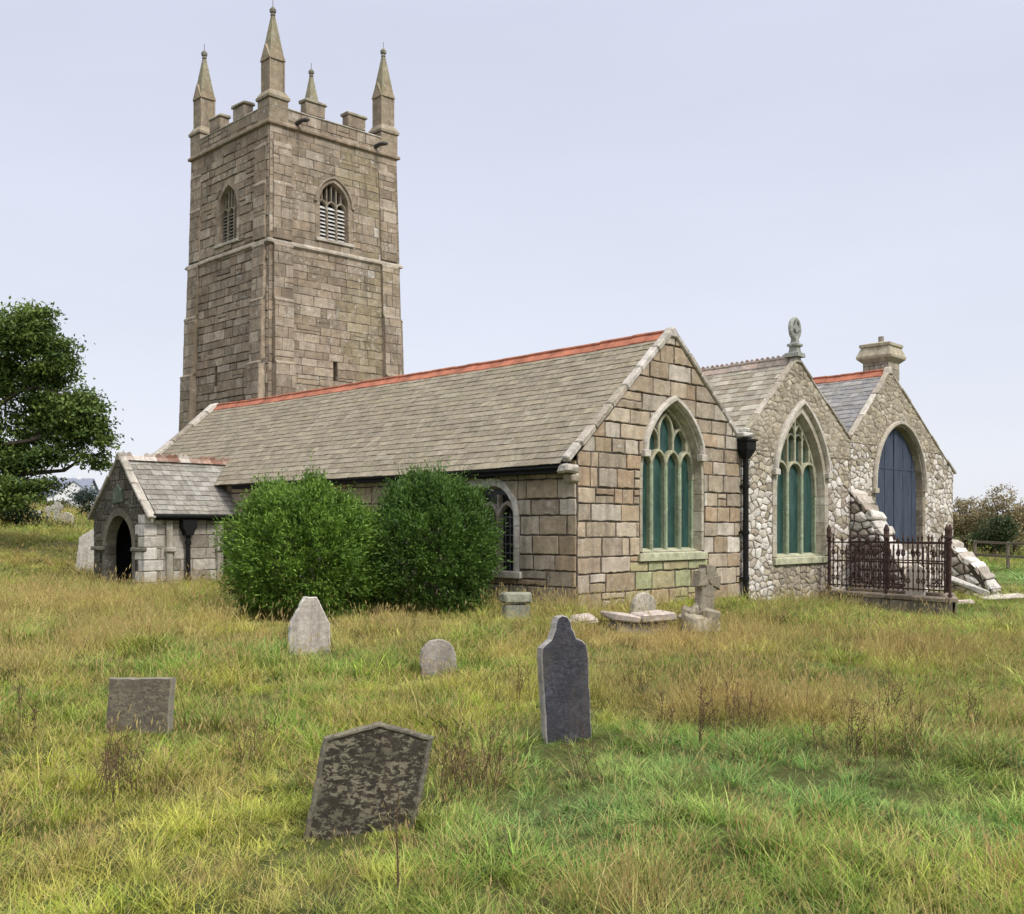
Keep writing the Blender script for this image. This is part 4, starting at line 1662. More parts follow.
# ------------------------------------------------------------------ porch
def build_porch():
    U0 = -2.78
    V0, V1, VA = 12.6, 15.7, 14.1
    ZE, ZR = 2.02, 3.62
    mb = MB()
    # east wall of the porch (faces the camera)
    mpE = lambda a, z, h: (a, V0 - h, z)
    out = [(U0, GZ), (0, GZ), (0, ZE), (U0, ZE)]
    lay(mb, ashlar_cells(U0, 0, GZ, ZE, (0.24, 0.42), (0.3, 0.75)), mpE, out, [], P_PORCH, 0.009, (0.006, 0.02), 0, 0, 0.012, 0.15)
    bed(mb, out, [], mpE, 1)
    mpW = lambda a, z, h: (a, V1 + h, z)
    lay(mb, ashlar_cells(U0, 0, GZ, ZE, (0.24, 0.42), (0.3, 0.75)), mpW, out, [], P_PORCH, 0.009, (0.006, 0.02))
    bed(mb, out, [], mpW, 1)
    mpS = south(U0)
    out = [(V0, GZ), (V1, GZ), (V1, ZE), (VA, ZR), (V0, ZE)]
    D = dict(u0=14.1, z0=GZ, zs=1.15, w=0.80, rise=0.85)
    inn = opening(D['u0'], GZ, D['zs'], D['w'], D['rise'], 8)
    cut = opening(D['u0'], GZ, D['zs'], D['w'], D['rise'], 5, 0.2)
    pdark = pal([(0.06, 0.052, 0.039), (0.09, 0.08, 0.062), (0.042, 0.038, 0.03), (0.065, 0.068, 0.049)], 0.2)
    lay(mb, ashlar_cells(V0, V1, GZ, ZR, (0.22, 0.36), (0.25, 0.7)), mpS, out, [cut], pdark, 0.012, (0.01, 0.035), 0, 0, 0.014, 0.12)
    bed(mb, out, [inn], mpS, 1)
    porch = mb.build('porch', [M['porch'], M['mortar']], church)
    # quoins
    q = MB()
    z = GZ
    k = 0
    while z < ZE - 0.1:
        h = random.uniform(0.26, 0.34)
        h = min(h, ZE - z)
        l = 0.55 if k % 2 else 0.36
        q.rbox((U0 - 0.035, V0 - 0.035, z), (l, 0, 0), (0, 0.36 if k % 2 else 0.55, 0), (0, 0, h - 0.012), random.choice([(0.55, 0.53, 0.5), (0.48, 0.46, 0.42), (0.6, 0.58, 0.55)]), 0, 0.02, 0.008)
        z += h
        k += 1
    q.build('quoins', M['porch'], porch)
    # pilasters on the side wall with small set-offs
    q = MB()
    for a in (-2.12, -0.62):
        q.rbox((a - 0.09, V0 - 0.11, GZ), (0.18, 0, 0), (0, 0.12, 0), (0, 0, ZE - GZ - 0.1), (0.4, 0.38, 0.33), 0, 0.02, 0.006)
        q.rbox((a - 0.13, V0 - 0.17, 1.0), (0.30, 0, 0), (0, 0.16, 0), (0, 0, 0.13), (0.45, 0.43, 0.38), 0, 0.03, 0.006)
    q.build('pilasters', M['porch'], porch)
    q = MB()
    q.rbox((U0 + 0.3, V0 - 0.08, -0.1), (2.4, 0, 0), (0, 0.09, 0), (0, 0, 0.18), (0.42, 0.36, 0.31), 0, 0.02, 0.006)
    q.build('plinth_course', M['porch'], porch)
    # impost of the doorway and jambs' string
    q = MB()
    for (v0, v1) in ((V0 - 0.06, 13.26), (14.94, V1 + 0.06)):
        q = MB()
        q.rbox((U0 - 0.10, v0, 1.02), (0.14, 0, 0), (0, v1 - v0, 0), (0, 0, 0.11), (0.16, 0.15, 0.125), 0, 0.03, 0.006)
        q.build('impost', M['porch'], porch)
    # doorway
    d = MB()
    surround(d, D['u0'], GZ, D['zs'], D['w'], D['rise'], 0.2, mpS, 0.03, 0.25, 0.05, pal([(0.12, 0.11, 0.085), (0.17, 0.155, 0.125)], 0.15), 3, 0.5)
    d.build('doorway', M['porch'], porch)
    # floor, sides and back of the porch, shade painted in as near-black
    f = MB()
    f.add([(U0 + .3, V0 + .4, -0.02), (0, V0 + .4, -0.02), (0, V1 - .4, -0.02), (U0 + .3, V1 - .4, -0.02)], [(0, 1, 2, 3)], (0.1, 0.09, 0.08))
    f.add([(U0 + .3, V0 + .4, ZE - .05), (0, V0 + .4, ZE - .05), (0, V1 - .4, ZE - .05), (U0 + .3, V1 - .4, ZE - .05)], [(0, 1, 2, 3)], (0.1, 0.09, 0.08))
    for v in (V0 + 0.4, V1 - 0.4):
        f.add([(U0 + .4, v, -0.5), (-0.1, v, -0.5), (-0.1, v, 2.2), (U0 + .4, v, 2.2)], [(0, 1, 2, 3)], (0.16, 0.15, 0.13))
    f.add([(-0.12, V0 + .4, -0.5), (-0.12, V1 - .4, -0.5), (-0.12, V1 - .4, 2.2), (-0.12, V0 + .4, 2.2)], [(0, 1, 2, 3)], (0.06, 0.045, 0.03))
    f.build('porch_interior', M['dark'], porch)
    # niche block in the gable, green with damp
    g = MB()
    g.prism([(13.85, 2.35), (14.45, 2.3), (14.4, 2.7), (14.15, 2.88), (13.9, 2.7)], mpS, -0.02, 0.06, (0.085, 0.115, 0.085), 0, 0.03)
    g.build('gable_stone', M['porch'], porch)
    # roof
    r = MB()
    P = pal([(0.245, 0.235, 0.215), (0.285, 0.275, 0.255), (0.21, 0.2, 0.18), (0.31, 0.305, 0.29)], 0.12)
    for sg, ve in ((1, V0 - 0.22), (-1, V1 + 0.22)):
        dv = VA - ve
        ez = ZE - 0.02
        up = Vector((0, dv, ZR - 0.06 - ez))
        slates(r, (U0 + 0.2, ve, ez), (1, 0, 0), up, 2.55 + 0.9, up.length, 0.21, (0.2, 0.34), P, 0.02)
    rf = r.build('porch_roof', M['slate'], porch)
    # crested ridge tiles
    t = MB()
    x = U0 + 0.02
    while x < 0.6:
        L = 0.34
        c = random.choice([(0.45, 0.38, 0.34), (0.34, 0.22, 0.17), (0.22, 0.11, 0.08), (0.55, 0.5, 0.46), (0.3, 0.2, 0.16)])
        for s in (-1, 1):
            V = [(x, VA, ZR + 0.04), (x + L - .01, VA, ZR + 0.04), (x + L - .01, VA + s * .16, ZR - .10), (x, VA + s * .16, ZR - .10)]
            t.add(V, [(0, 1, 2, 3)], c)
        for k in range(2):
            xx = x + L * (0.25 + 0.5 * k)
            if random.random() < 0.25:
                continue
            t.prism([(xx - .075, ZR + .03), (xx + .075, ZR + .03), (xx + .06, ZR + .10), (xx, ZR + .14), (xx - .06, ZR + .10)], lambda a, z, h: (a, VA + h, z), -.02, .02, c)
        x += L
    t.build('ridge_tiles', stone_mat('porch_ridge', 0.4, 0.1, 0.3, 2.0), porch)
    # coping of the porch gable
    mpf = lambda a, z, h: (U0 - h, a, z)
    c = coping('coping', [((V0 - 0.3, ZE - 0.12), (VA, ZR)), ((VA, ZR), (V1 + 0.3, ZE - 0.12))], 0, porch, (0.06, 0.16), 0.09, pal([(0.28, 0.26, 0.225), (0.4, 0.38, 0.34)], 0.15), 'porch', (0.5, 0.9), (VA, ZR), mpf)
    # gutter and pipes
    g = MB()
    g.tube([(U0 + 0.1, V0 - 0.27, ZE - 0.05), (0.05, V0 - 0.27, ZE - 0.05)], 0.06, 8)
    g.box((U0 + 0.2, V0 - 0.2, ZE - 0.16), (2.6, 0, 0), (0, 0.04, 0), (0, 0, 0.12))
    g.build('gutter', M['iron'], porch)
    for a, r_ in ((-1.62, 0.06),):
        p = MB()
        p.tube([(a, V0 - 0.14, -0.4), (a, V0 - 0.14, 1.5)], r_, 10)
        p.tube([(a, V0 - 0.14, 0.25), (a, V0 - 0.14, 0.35)], r_ * 1.4, 10)
        p.tube([(a, V0 - 0.14, 1.2), (a, V0 - 0.14, 1.3)], r_ * 1.4, 10)
        p.prism([(a - .10, 1.45), (a + .10, 1.45), (a + .13, 1.55), (a + .2, 1.66), (a + .2, 1.88), (a - .2, 1.88), (a - .2, 1.66), (a - .13, 1.55)], mpE, 0.02, 0.26)
        p.build('downpipe', M['iron'], porch)
    p = MB()
    p.tube([(-0.45, V0 - 0.1, -0.4), (-0.45, V0 - 0.1, 1.85)], 0.05, 10, (0.05, 0.04, 0.03))
    p.build('downpipe', M['rust'], porch)


build_porch()


# ------------------------------------------------------------------ gravestones
def at(px, depth):
    return (px - 512) / 1015 * depth


def stone_frame(x, y, rz, roll=0.0, pitch=0.0):
    """local (a, z, h) -> local object coords; a to the right as seen by camera, h towards camera"""
    cr_, sr_ = math.cos(roll), math.sin(roll)
    cp_, sp_ = math.cos(pitch), math.sin(pitch)

    def f(a, z, h):
        a, z = a * cr_ + z * sr_, -a * sr_ + z * cr_
        z, h = z * cp_ - h * sp_, h * cp_ + z * sp_
        return (a, -h, z)
    return f


def headstone(name, label, outline, x, y, th, rz, mat, col, roll=0.0, pitch=0.0, edge_col=None, rim=0.0, rough=0.004, cat='gravestone', z=None, group=None):
    mp = stone_frame(x, y, rz, roll, pitch)
    mb = MB()
    poly = rough_edge(ccw(outline), 0.06, rough)
    n = len(poly)
    b = 0.012
    ec = edge_col or col
    levels = [(poly, -th / 2 + b), (poly, th / 2 - b), (inset_any(poly, b), th / 2)]
    V = [mp(a, zz, -th / 2) for a, zz in inset_any(poly, b)]
    for P, h in levels:
        V += [mp(a, zz, h) for a, zz in P]
    F = []
    for l in range(3):
        for i in range(n):
            j = (i + 1) % n
            F.append((l * n + i, l * n + j, (l + 1) * n + j, (l + 1) * n + i))
    if rim:
        P2 = inset_any(poly, b + rim)
        P3 = inset_any(poly, b + rim + 0.01)
        V += [mp(a, zz, th / 2 + 0.001) for a, zz in P2] + [mp(a, zz, th / 2 - 0.012) for a, zz in P3]
        for l in (3, 4):
            for i in range(n):
                j = (i + 1) % n
                F.append((l * n + i, l * n + j, (l + 1) * n + j, (l + 1) * n + i))
        mb.add(V, F, ec)
        mb.add([V[5 * n + i] for i in range(n)], [tuple(range(n))], col)
        mb.add([V[i] for i in range(n)], [tuple(range(n))], col)
    else:
        mb.add(V, F, ec)
        mb.add([V[3 * n + i] for i in range(n)], [tuple(range(n))], col)
        mb.add([V[i] for i in range(n)], [tuple(range(n))], col)
    o = mb.build(name, M[mat])
    o.location = (x, y, tz(x, y) if z is None else z)
    o.rotation_euler = (0, 0, rz)
    return tag(o, label, cat, group)


R = math.radians
# leaning dark slab in front
headstone('headstone', 'low dark lichen-mottled gravestone leaning right, nearest of all, shallow pointed top', [(-.54, -.3), (.17, -.3), (.375, .60), (.01, .715), (-.355, .62)],
          at(378, 6.75), 6.75, 0.10, R(10), 'grave_dark', (0.04, 0.034, 0.026), R(0), R(-6), (0.13, 0.12, 0.10), 0.014, 0.005)
# dark slate with an ogee top
og = [(-.235, -.3), (.235, -.3), (.245, .78), (.235, .86), (.19, .90), (.135, .93), (.105, 1.0), (.09, 1.03), (.085, 1.08), (.055, 1.135), (.0, 1.155), (-.055, 1.135), (-.085, 1.08),
      (-.09, 1.03), (-.105, 1.0), (-.135, .93), (-.19, .90), (-.235, .86), (-.245, .78)]
headstone('headstone', 'tall dark slate gravestone with shaped shoulders and a small rounded knob on top', og, at(567, 9.5), 9.5, 0.11, R(24), 'grave_slate', (0.034, 0.034, 0.045), R(-1.5), R(-4),
          (0.34, 0.33, 0.32), 0, 0.006)
# pale pointed stone
headstone('headstone', 'pale grey gravestone with a cut pointed top in front of the round bush', [(-.30, -.3), (.30, -.3), (.30, .42), (.09, .82), (-.07, .83), (-.29, .44)],
          at(309, 14.9), 14.9, 0.16, R(22), 'grave_pale', (0.46, 0.42, 0.385), R(1), R(-3), (0.58, 0.56, 0.53), 0, 0.008)
# small rounded
rd = [(-.235, -.25), (.235, -.25), (.235, .2)] + [(.235 * math.cos(t), .22 + .235 * math.sin(t)) for t in np.linspace(0.1, math.pi - 0.1, 9)] + [(-.235, .2)]
headstone('headstone', 'small grey round-topped gravestone half sunk in the grass between pointed and dark slate stones', rd, at(439, 13.3), 13.3, 0.12, R(10), 'grave_pale', (0.33, 0.30, 0.275), R(-4), R(-5), None, 0, 0.008)
# square block at left
headstone('headstone', 'square dark grey gravestone with a flat top, leftmost in the near grass', [(-.32, -.3), (.33, -.3), (.33, .54), (-.31, .51)],
          at(138, 9.7), 9.7, 0.10, R(-8), 'grave_dark', (0.12, 0.105, 0.085), R(1.5), R(-5), (0.24, 0.23, 0.2), 0, 0.007)
# rounded headstone against the wall, chest slab
rd2 = [(-.25, -.3), (.25, -.3), (.25, .36)] + [(.25 * math.cos(t), .36 + .25 * math.sin(t)) for t in np.linspace(0.15, math.pi - 0.15, 9)] + [(-.25, .36)]
headstone('headstone', 'pale round-topped gravestone standing behind the broken slab under the east window', rd2, at(642, 18.6), 18.6, 0.13, R(28), 'grave_pale', (0.50, 0.47, 0.40), R(3), R(3), None, 0, 0.008)


def chest_slab():
    x, y = at(638, 17.7), 17.7
    t = empty('ledger_tomb', (x, y, tz(x, y) + 0.02), R(12))
    tag(t, 'low broken ledger tomb with a pinkish cracked slab in front of the church wall', 'tomb')
    b = MB()
    b.rbox((-0.46, -0.3, -0.2), (0.92, 0, 0), (0, 0.6, 0), (0, 0, 0.36), (0.3, 0.27, 0.24), 0, 0.03, 0.02)
    b.build('base', M['grave_pale'], t)
    s = MB()
    s.rbox((-0.56, -0.40, 0.20), (0.48, 0, -0.05), (0, 0.8, 0), (0, 0, 0.11), (0.52, 0.45, 0.41), 0, 0.025, 0.02)
    s.rbox((-0.06, -0.42, 0.15), (0.62, 0, 0.03), (0, 0.8, 0), (0, 0, 0.13), (0.55, 0.48, 0.44), 0, 0.025, 0.02)
    s.build('slab', M['grave_pale'], t)
    for (dx, dy, sx) in ((-0.95, -0.15, 0.4), (0.95, 0.0, 0.42)):
        xx, yy = x + dx, y + dy
        k = MB()
        k.rbox((-sx / 2, -0.2, 0.0), (sx, 0, 0.03), (0, 0.4, 0), (0, 0, 0.14), (0.5, 0.44, 0.40), 0, 0.04, 0.03)
        o = k.build('broken_stone', M['grave_pale'])
        o.location = (xx, yy, tz(xx, yy) + 0.06)
        o.rotation_euler = (0.1, 0, R(25))
        tag(o, 'flat broken stone lying just %s of the ledger tomb' % ('left' if dx < 0 else 'right'), 'stone')


chest_slab()


def celtic_cross(x, y, h, rz, label, mat, col, roll=0.0, name='stone_cross', base=True):
    t = empty(name, (x, y, tz(x, y)), rz)
    tag(t, label, 'gravestone')
    s = h
    mp = stone_frame(0, 0, 0, roll, R(-2))
    th = 0.16 * s
    sh = MB()
    sh.prism(rough_edge([(-.19 * s, -.25), (.19 * s, -.25), (.15 * s, .60 * s), (-.15 * s, .60 * s)], 0.08, 0.01 * s), mp, -th / 2, th / 2, col, 0, 0.02 * s)
    sh.build('shaft', M[mat], t)
    hd = MB()
    zc = 0.76 * s
    w = 0.085 * s
    A = 0.25 * s
    arm = []
    # four flared arms as one outline
    for k in range(4):
        c, q = math.cos(k * math.pi / 2), math.sin(k * math.pi / 2)
        for (a, b) in ((w, -w * 0.95), (A, -w * 1.5), (A * 1.04, 0), (A, w * 1.5)):
            arm.append((a * c - b * q, zc + a * q + b * c))
    hd.prism(rough_edge(arm, 0.07, 0.014 * s), mp, -th / 2, th / 2 + 0.006, col, 0, 0.012 * s)
    n = 28
    for k in range(n):
        t0, t1 = 2 * math.pi * k / n, 2 * math.pi * (k + 1) / n
        r0, r1 = 0.155 * s, 0.225 * s
        q = [(r0 * math.cos(t0), zc + r0 * math.sin(t0)), (r1 * math.cos(t0), zc + r1 * math.sin(t0)), (r1 * math.cos(t1), zc + r1 * math.sin(t1)), (r0 * math.cos(t1), zc + r0 * math.sin(t1))]
        hd.prism(q, mp, -th * 0.38, th * 0.38, col)
    hd.tube([mp(0, zc, th * 0.3), mp(0, zc, th * 0.68)], [0.07 * s, 0.05 * s], 10, col)
    hd.build('cross_head', M[mat], t)
    if base:
        b = MB()
        for k in range(7):
            a = k * 0.9
            b.rbox((0.2 * s * math.cos(a) - 0.14 * s, 0.13 * s * math.sin(a) - 0.12 * s, -0.12), (0.27 * s, random.uniform(-.06, .06), 0.03), (random.uniform(-.06, .06), 0.24 * s, 0), (0, 0, random.uniform(0.24, 0.5) * s), tuple(c * (1.0 + 0.1 * (k * 3 % 7)) for c in col), 0, 0.05, 0.05)
        b.build('base', M[mat], t)
    return t


celtic_cross(at(703, 17.6), 17.6, 1.08, R(38), 'weathered wheel-head stone cross on a rough base beside the east window', 'grave_pale', (0.25, 0.225, 0.17), R(9))


def wall_stone():
    x, y = at(516, 18.7), 18.7
    t = empty('headstone', (x, y, tz(x, y) - 0.12), R(20))
    tag(t, 'grey-green gravestone with a thick capstone beside the bush under the side window', 'gravestone')
    b = MB()
    b.rbox((-0.24, -0.14, -0.2), (0.48, 0, 0), (0, 0.28, 0), (0, 0, 0.56), (0.24, 0.25, 0.21), 0, 0.025, 0.01)
    b.build('body', M['grave_pale'], t)
    c = MB()
    c.rbox((-0.27, -0.17, 0.385), (0.54, 0, 0), (0, 0.34, 0), (0, 0, 0.2), (0.28, 0.29, 0.23), 0, 0.04, 0.01)
    c.build('capstone', M['grave_pale'], t)


wall_stone()

# tall pale stone beyond the porch corner
headstone('headstone', 'tall pale gravestone with a sloping shoulder leaning beside the porch', [(-.55, -.3), (.5, -.3), (.5, 1.45), (.1, 1.5), (-.3, 1.22), (-.5, 1.05)],
          at(94, 31.5), 31.5, 0.16, R(20), 'grave_pale', (0.5, 0.49, 0.45), R(4), R(-2), None, 0, 0.012)

# far churchyard at left
celtic_cross(at(57, 52), 52, 1.05, R(5), 'pale wheel-head cross, tallest of the far stones below the bungalow', 'grave_pale', (0.5, 0.49, 0.44), 0, base=False)
celtic_cross(at(49, 54), 54, 0.8, R(15), 'smaller wheel-head cross just left of the tallest far cross', 'grave_pale', (0.44, 0.42, 0.37), R(-3), base=False)
headstone('headstone', 'white gravestone with a slanted top by the dark bush far left', [(-.3, -.3), (.32, -.3), (.32, .75), (-.2, 0.55), (-.3, .5)], at(33, 50), 50, 0.2, R(5), 'grave_pale', (0.66, 0.65, 0.62), R(6))
rd3 = [(-.36, -.3), (.36, -.3), (.36, .35)] + [(.36 * math.cos(t), .35 + .32 * math.sin(t)) for t in np.linspace(0.15, math.pi - 0.15, 9)] + [(-.36, .35)]
headstone('headstone', 'broad pale round-topped gravestone just right of the far crosses', rd3, at(66.5, 50), 50, 0.2, R(-5), 'grave_pale', (0.58, 0.54, 0.47), R(-3))


# stone leaning in the railed plot and flat slabs by the far corner
headstone('headstone', 'narrow whitish gravestone standing inside the iron railings', [(-.24, -.3), (.24, -.3), (.24, 1.15), (.0, 1.3), (-.24, 1.15)], at(914, 26.0), 26.0, 0.12, R(-35), 'grave_pale', (0.6, 0.56, 0.5), R(3))


def loose_slab(px, depth, dims, rot, label, col=(0.6, 0.58, 0.54), dz=0.0, name='stone_slab'):
    x, y = at(px, depth), depth
    k = MB()
    k.rbox((-dims[0] / 2, -dims[1] / 2, 0), (dims[0], 0, 0), (0, dims[1], 0), (0, 0, dims[2]), col, 0, 0.03, 0.03)
    o = k.build(name, M['grave_pale'])
    o.location = (x, y, tz(x, y) + dz)
    o.rotation_euler = rot
    return tag(o, label, 'stone slab')


loose_slab(964, 29.8, (1.35, 0.42, 0.2), (0, R(24), R(-12)), 'long pale slab tipped against the foot of the corner buttress', (0.6, 0.59, 0.57), 0.42)
loose_slab(962, 27.0, (0.6, 0.35, 0.1), (0, 0, R(5)), 'small flat slab in the grass right of the railings', (0.58, 0.5, 0.45), 0.12)
loose_slab(1003, 29.5, (1.3, 0.5, 0.1), (0, R(-3), R(10)), 'flat pale paving slab in the grass below the fence', (0.58, 0.54, 0.46), 0.13)


# ------------------------------------------------------------------ railed grave plot
def railings():
    pL, pR = Vector((at(829, 27.0), 27.0, 0)), Vector((at(950, 24.0), 24.0, 0))
    d = (pR - pL)
    L = d.length
    d.normalize()
    back = Vector((0.36, 0.93, 0)).normalized()
    W = 1.9
    bL, bR = pL + back * W, pR + back * W
    zb = min(tz(p.x, p.y) for p in (pL, pR)) + 0.02
    ang = math.atan2(d.y, d.x)
    root = empty('railed_grave_plot', (pL.x, pL.y, 0))
    tag(root, 'rusty iron railings with spear finials round a grave plot on a low stone plinth', 'railings')
    lo = lambda p: Vector((p.x - pL.x, p.y - pL.y, 0))
    corners = [lo(pL), lo(pR), lo(bR), lo(bL)]
    pl = MB()
    zt = 0.0   # top of plinth
    for i in range(4):
        A, B = corners[i], corners[(i + 1) % 4]
        e = (B - A).normalized()
        nn = Vector((e.y, -e.x, 0))
        LL = (B - A).length
        mp = lambda a, z, h: tuple(A + e * a + nn * (h + 0.12) + Vector((0, 0, z)))
        out = [(-0.15, -1.0), (LL + 0.15, -1.0), (LL + 0.15, zt - 0.12), (-0.15, zt - 0.12)]
        lay(pl, ashlar_cells(-0.15, LL + 0.15, -1.0, zt - 0.12, (0.16, 0.22), (0.22, 0.5)), mp, out, [], pal([(0.24, 0.2, 0.17), (0.3, 0.25, 0.21), (0.2, 0.18, 0.15)], 0.2), 0.012, (0.01, 0.03))
        bed(pl, [(-0.12, -1.0), (LL + 0.12, -1.0), (LL + 0.12, zt - 0.12), (-0.12, zt - 0.12)], [], mp)
        # kerb stones on top
        t = -0.13
        while t < LL + 0.1:
            ee = min(LL + 0.13, t + random.uniform(0.5, 0.9))
            o = A + e * (t + 0.005) + nn * 0.17 + Vector((0, 0, zt - 0.12 + 0.002 * i))
            pl.rbox(o, e * (ee - t - 0.01), -nn * 0.34, (0, 0, 0.12), lerp3((0.2, 0.16, 0.13), (0.3, 0.25, 0.2), random.random()), 0, 0.025, 0.008)
            t = ee
    pl.build('plinth', [M['porch'], M['mortar']], root)
    gr = MB()
    gr.add([corners[0] + Vector((0, 0, zt - 0.1)), corners[1] + Vector((0, 0, zt - 0.1)), corners[2] + Vector((0, 0, zt - 0.1)), corners[3] + Vector((0, 0, zt - 0.1))], [(0, 1, 2, 3)], (0.06, 0.06, 0.03))
    gr.build('plot_soil', plain_mat('soil', (0.07, 0.065, 0.035), 0.95, 0.4, 3), root)

    def post(p):
        m = MB()
        m.tube([p + Vector((0, 0, zt)), p + Vector((0, 0, zt + 1.32))], 0.036, 8)
        for z in (0.02, 0.55, 1.28):
            m.tube([p + Vector((0, 0, zt + z)), p + Vector((0, 0, zt + z + 0.06))], 0.058, 8)
        m.tube([p + Vector((0, 0, zt + 1.34)), p + Vector((0, 0, zt + 1.42)), p + Vector((0, 0, zt + 1.5)), p + Vector((0, 0, zt + 1.62)), p + Vector((0, 0, zt + 1.75))], [0.03, 0.075, 0.05, 0.065, 0.008], 8)
        m.build('post', M['rust'], root)
    for i in range(4):
        A, B = corners[i], corners[(i + 1) % 4]
        LL = (B - A).length
        k = 2 if LL > 2.5 else 1
        for q in range(k):
            post(A + (B - A) * q / k)
        r = MB()
        e = (B - A).normalized()
        nn = Vector((e.y, -e.x, 0))
        for z in (0.14, 0.78, 1.26):
            r.box(A + Vector((0, 0, zt + z)) - nn * 0.012, B - A, nn * 0.024, (0, 0, 0.035))
        n = int(LL / 0.14)
        for j in range(1, n):
            p = A + (B - A) * j / n
            tall = random.uniform(1.28, 1.36) if j % 2 else random.uniform(1.18, 1.27)
            r.tube([p + Vector((0, 0, zt + 0.1)), p + Vector((0, 0, zt + tall))], 0.016, 6)
            if j % 2:
                r.tube([p + Vector((0, 0, zt + tall - .01)), p + Vector((0, 0, zt + tall + .06)), p + Vector((random.uniform(-.02, .02), 0, zt + tall + random.uniform(.14, .24)))], [0.012, 0.034, 0.004], 6)
            # cast scroll ornament between the rails
            for zc in (0.36, 1.02):
                if (j + int(zc * 10)) % 3 != 0 and random.random() < 0.8:
                    rr = 0.05
                    pts = [p + e * (rr * math.cos(t)) + Vector((0, 0, zt + zc + 1.3 * rr * math.sin(t))) for t in np.linspace(0, 2 * math.pi, 9)]
                    r.tube(pts, 0.015, 5)
            r.tube([p + Vector((0, 0, zt + 0.56)), p + Vector((0, 0, zt + 0.60)), p + Vector((0, 0, zt + 0.66))], [0.016, 0.036, 0.016], 6)
        r.build('railing_panel', M['rust'], root)


railings()


# ------------------------------------------------------------------ fence in the field
def fence():
    p0, p1 = Vector((at(975, 52), 52, 0)), Vector((at(1120, 46), 46, 0))
    root = empty('wooden_fence', (p0.x, p0.y, 0))
    tag(root, 'grey post and rail wooden fence in front of the bramble hedge', 'fence')
    d = p1 - p0
    n = 4
    P = []
    for k in range(n + 1):
        q = p0 + d * k / n
        z = tz(q.x, q.y)
        P.append(Vector((q.x - p0.x, q.y - p0.y, z)))
        m = MB()
        m.rbox(P[-1] + Vector((-.07, -.05, -.4)), (.14, 0, 0), (0, .1, 0), (0, 0, 1.85), (0.15, 0.12, 0.09), 0, 0.01, 0.01)
        m.build('post', M['wood'], root)
    for zz in (0.65, 1.3):
        m = MB()
        for k in range(n):
            m.rbox(P[k] + Vector((0, -.09, zz)), P[k + 1] - P[k], (0, .04, 0), (0, 0, .12), (0.18, 0.15, 0.11), 0, 0.01, 0.005)
        m.build('rail', M['wood'], root)


fence()


# ------------------------------------------------------------------ houses on the rise
def bungalow(px, depth, W, D_, hw, hr, rz, label, gable=False):
    x, y = at(px, depth), depth
    t = empty('bungalow', (x, y, tz(x, y) - 0.3), rz)
    tag(t, label, 'house')
    b = MB()
    b.box((-W / 2, -D_ / 2, -1), (W, 0, 0), (0, D_, 0), (0, 0, hw + 1), (0.7, 0.7, 0.7))
    for s in (-1, 1):
        b.add([(s * W / 2, -D_ / 2, hw), (s * W / 2, D_ / 2, hw), (s * W / 2, 0, hw + hr)], [(0, 1, 2)], (0.7, 0.7, 0.7))
    b.build('wall', M['white_wall'], t)
    r = MB()
    o = 0.35
    for s in (-1, 1):
        r.add([(-W / 2 - o, s * (D_ / 2 + o), hw - o * hr / (D_ / 2) + .08), (W / 2 + o, s * (D_ / 2 + o), hw - o * hr / (D_ / 2) + .08), (W / 2 + o, 0, hw + hr + .08), (-W / 2 - o, 0, hw + hr + .08),
               (-W / 2 - o, s * (D_ / 2 + o), hw - o * hr / (D_ / 2) + .26), (W / 2 + o, s * (D_ / 2 + o), hw - o * hr / (D_ / 2) + .26), (W / 2 + o, 0, hw + hr + .26), (-W / 2 - o, 0, hw + hr + .26)],
              [(0, 1, 2, 3), (4, 5, 6, 7), (0, 1, 5, 4), (0, 3, 7, 4), (1, 2, 6, 5)], (0.2, 0.2, 0.2))
    rf = r.build('roof', M['house_roof'], t)
    c = MB()
    c.box((W * 0.22, -0.3, hw + hr - 0.4), (0.7, 0, 0), (0, 0.6, 0), (0, 0, 1.1), (0.6, 0.6, 0.6))
    c.build('chimney', M['white_wall'], rf)
    for k in (-0.3, 0.05, 0.32):
        w = MB()
        w.box((W * k - 0.6, -D_ / 2 - 0.05, 0.95), (1.2, 0, 0), (0, 0.08, 0), (0, 0, 1.05), (0.05, 0.05, 0.06))
        w.build('window', M['black_glass'], t)
    if gable:
        g = MB()
        w2 = 3.2
        g.add([(W * 0.36 - w2, -D_ / 2 - 1.6, -1), (W * 0.36 + w2, -D_ / 2 - 1.6, -1), (W * 0.36 + w2, -D_ / 2 - 1.6, hw - .2), (W * 0.36, -D_ / 2 - 1.6, hw + hr * 0.8), (W * 0.36 - w2, -D_ / 2 - 1.6, hw - .2),
               (W * 0.36 - w2, 0, -1), (W * 0.36 + w2, 0, -1), (W * 0.36 + w2, 0, hw - .2), (W * 0.36, 0, hw + hr * 0.8), (W * 0.36 - w2, 0, hw - .2)],
              [(0, 1, 2, 3, 4), (0, 4, 9, 5), (1, 2, 7, 6)], (0.7, 0.7, 0.7))
        g.build('gable_wing', M['white_wall'], t)
        g = MB()
        for s in (-1, 1):
            g.add([(W * 0.36, -D_ / 2 - 1.8, hw + hr * .8 + .15), (W * 0.36, 0, hw + hr * .8 + .15), (W * 0.36 + s * (w2 + .3), 0, hw - .35), (W * 0.36 + s * (w2 + .3), -D_ / 2 - 1.8, hw - .35),
                   (W * 0.36, -D_ / 2 - 1.8, hw + hr * .8 + .03), (W * 0.36 + s * (w2 + .3), -D_ / 2 - 1.8, hw - .47)], [(0, 1, 2, 3), (0, 3, 5, 4)], (0.2, 0.2, 0.2))
        g.build('wing_roof', M['house_roof'], t)
    return t


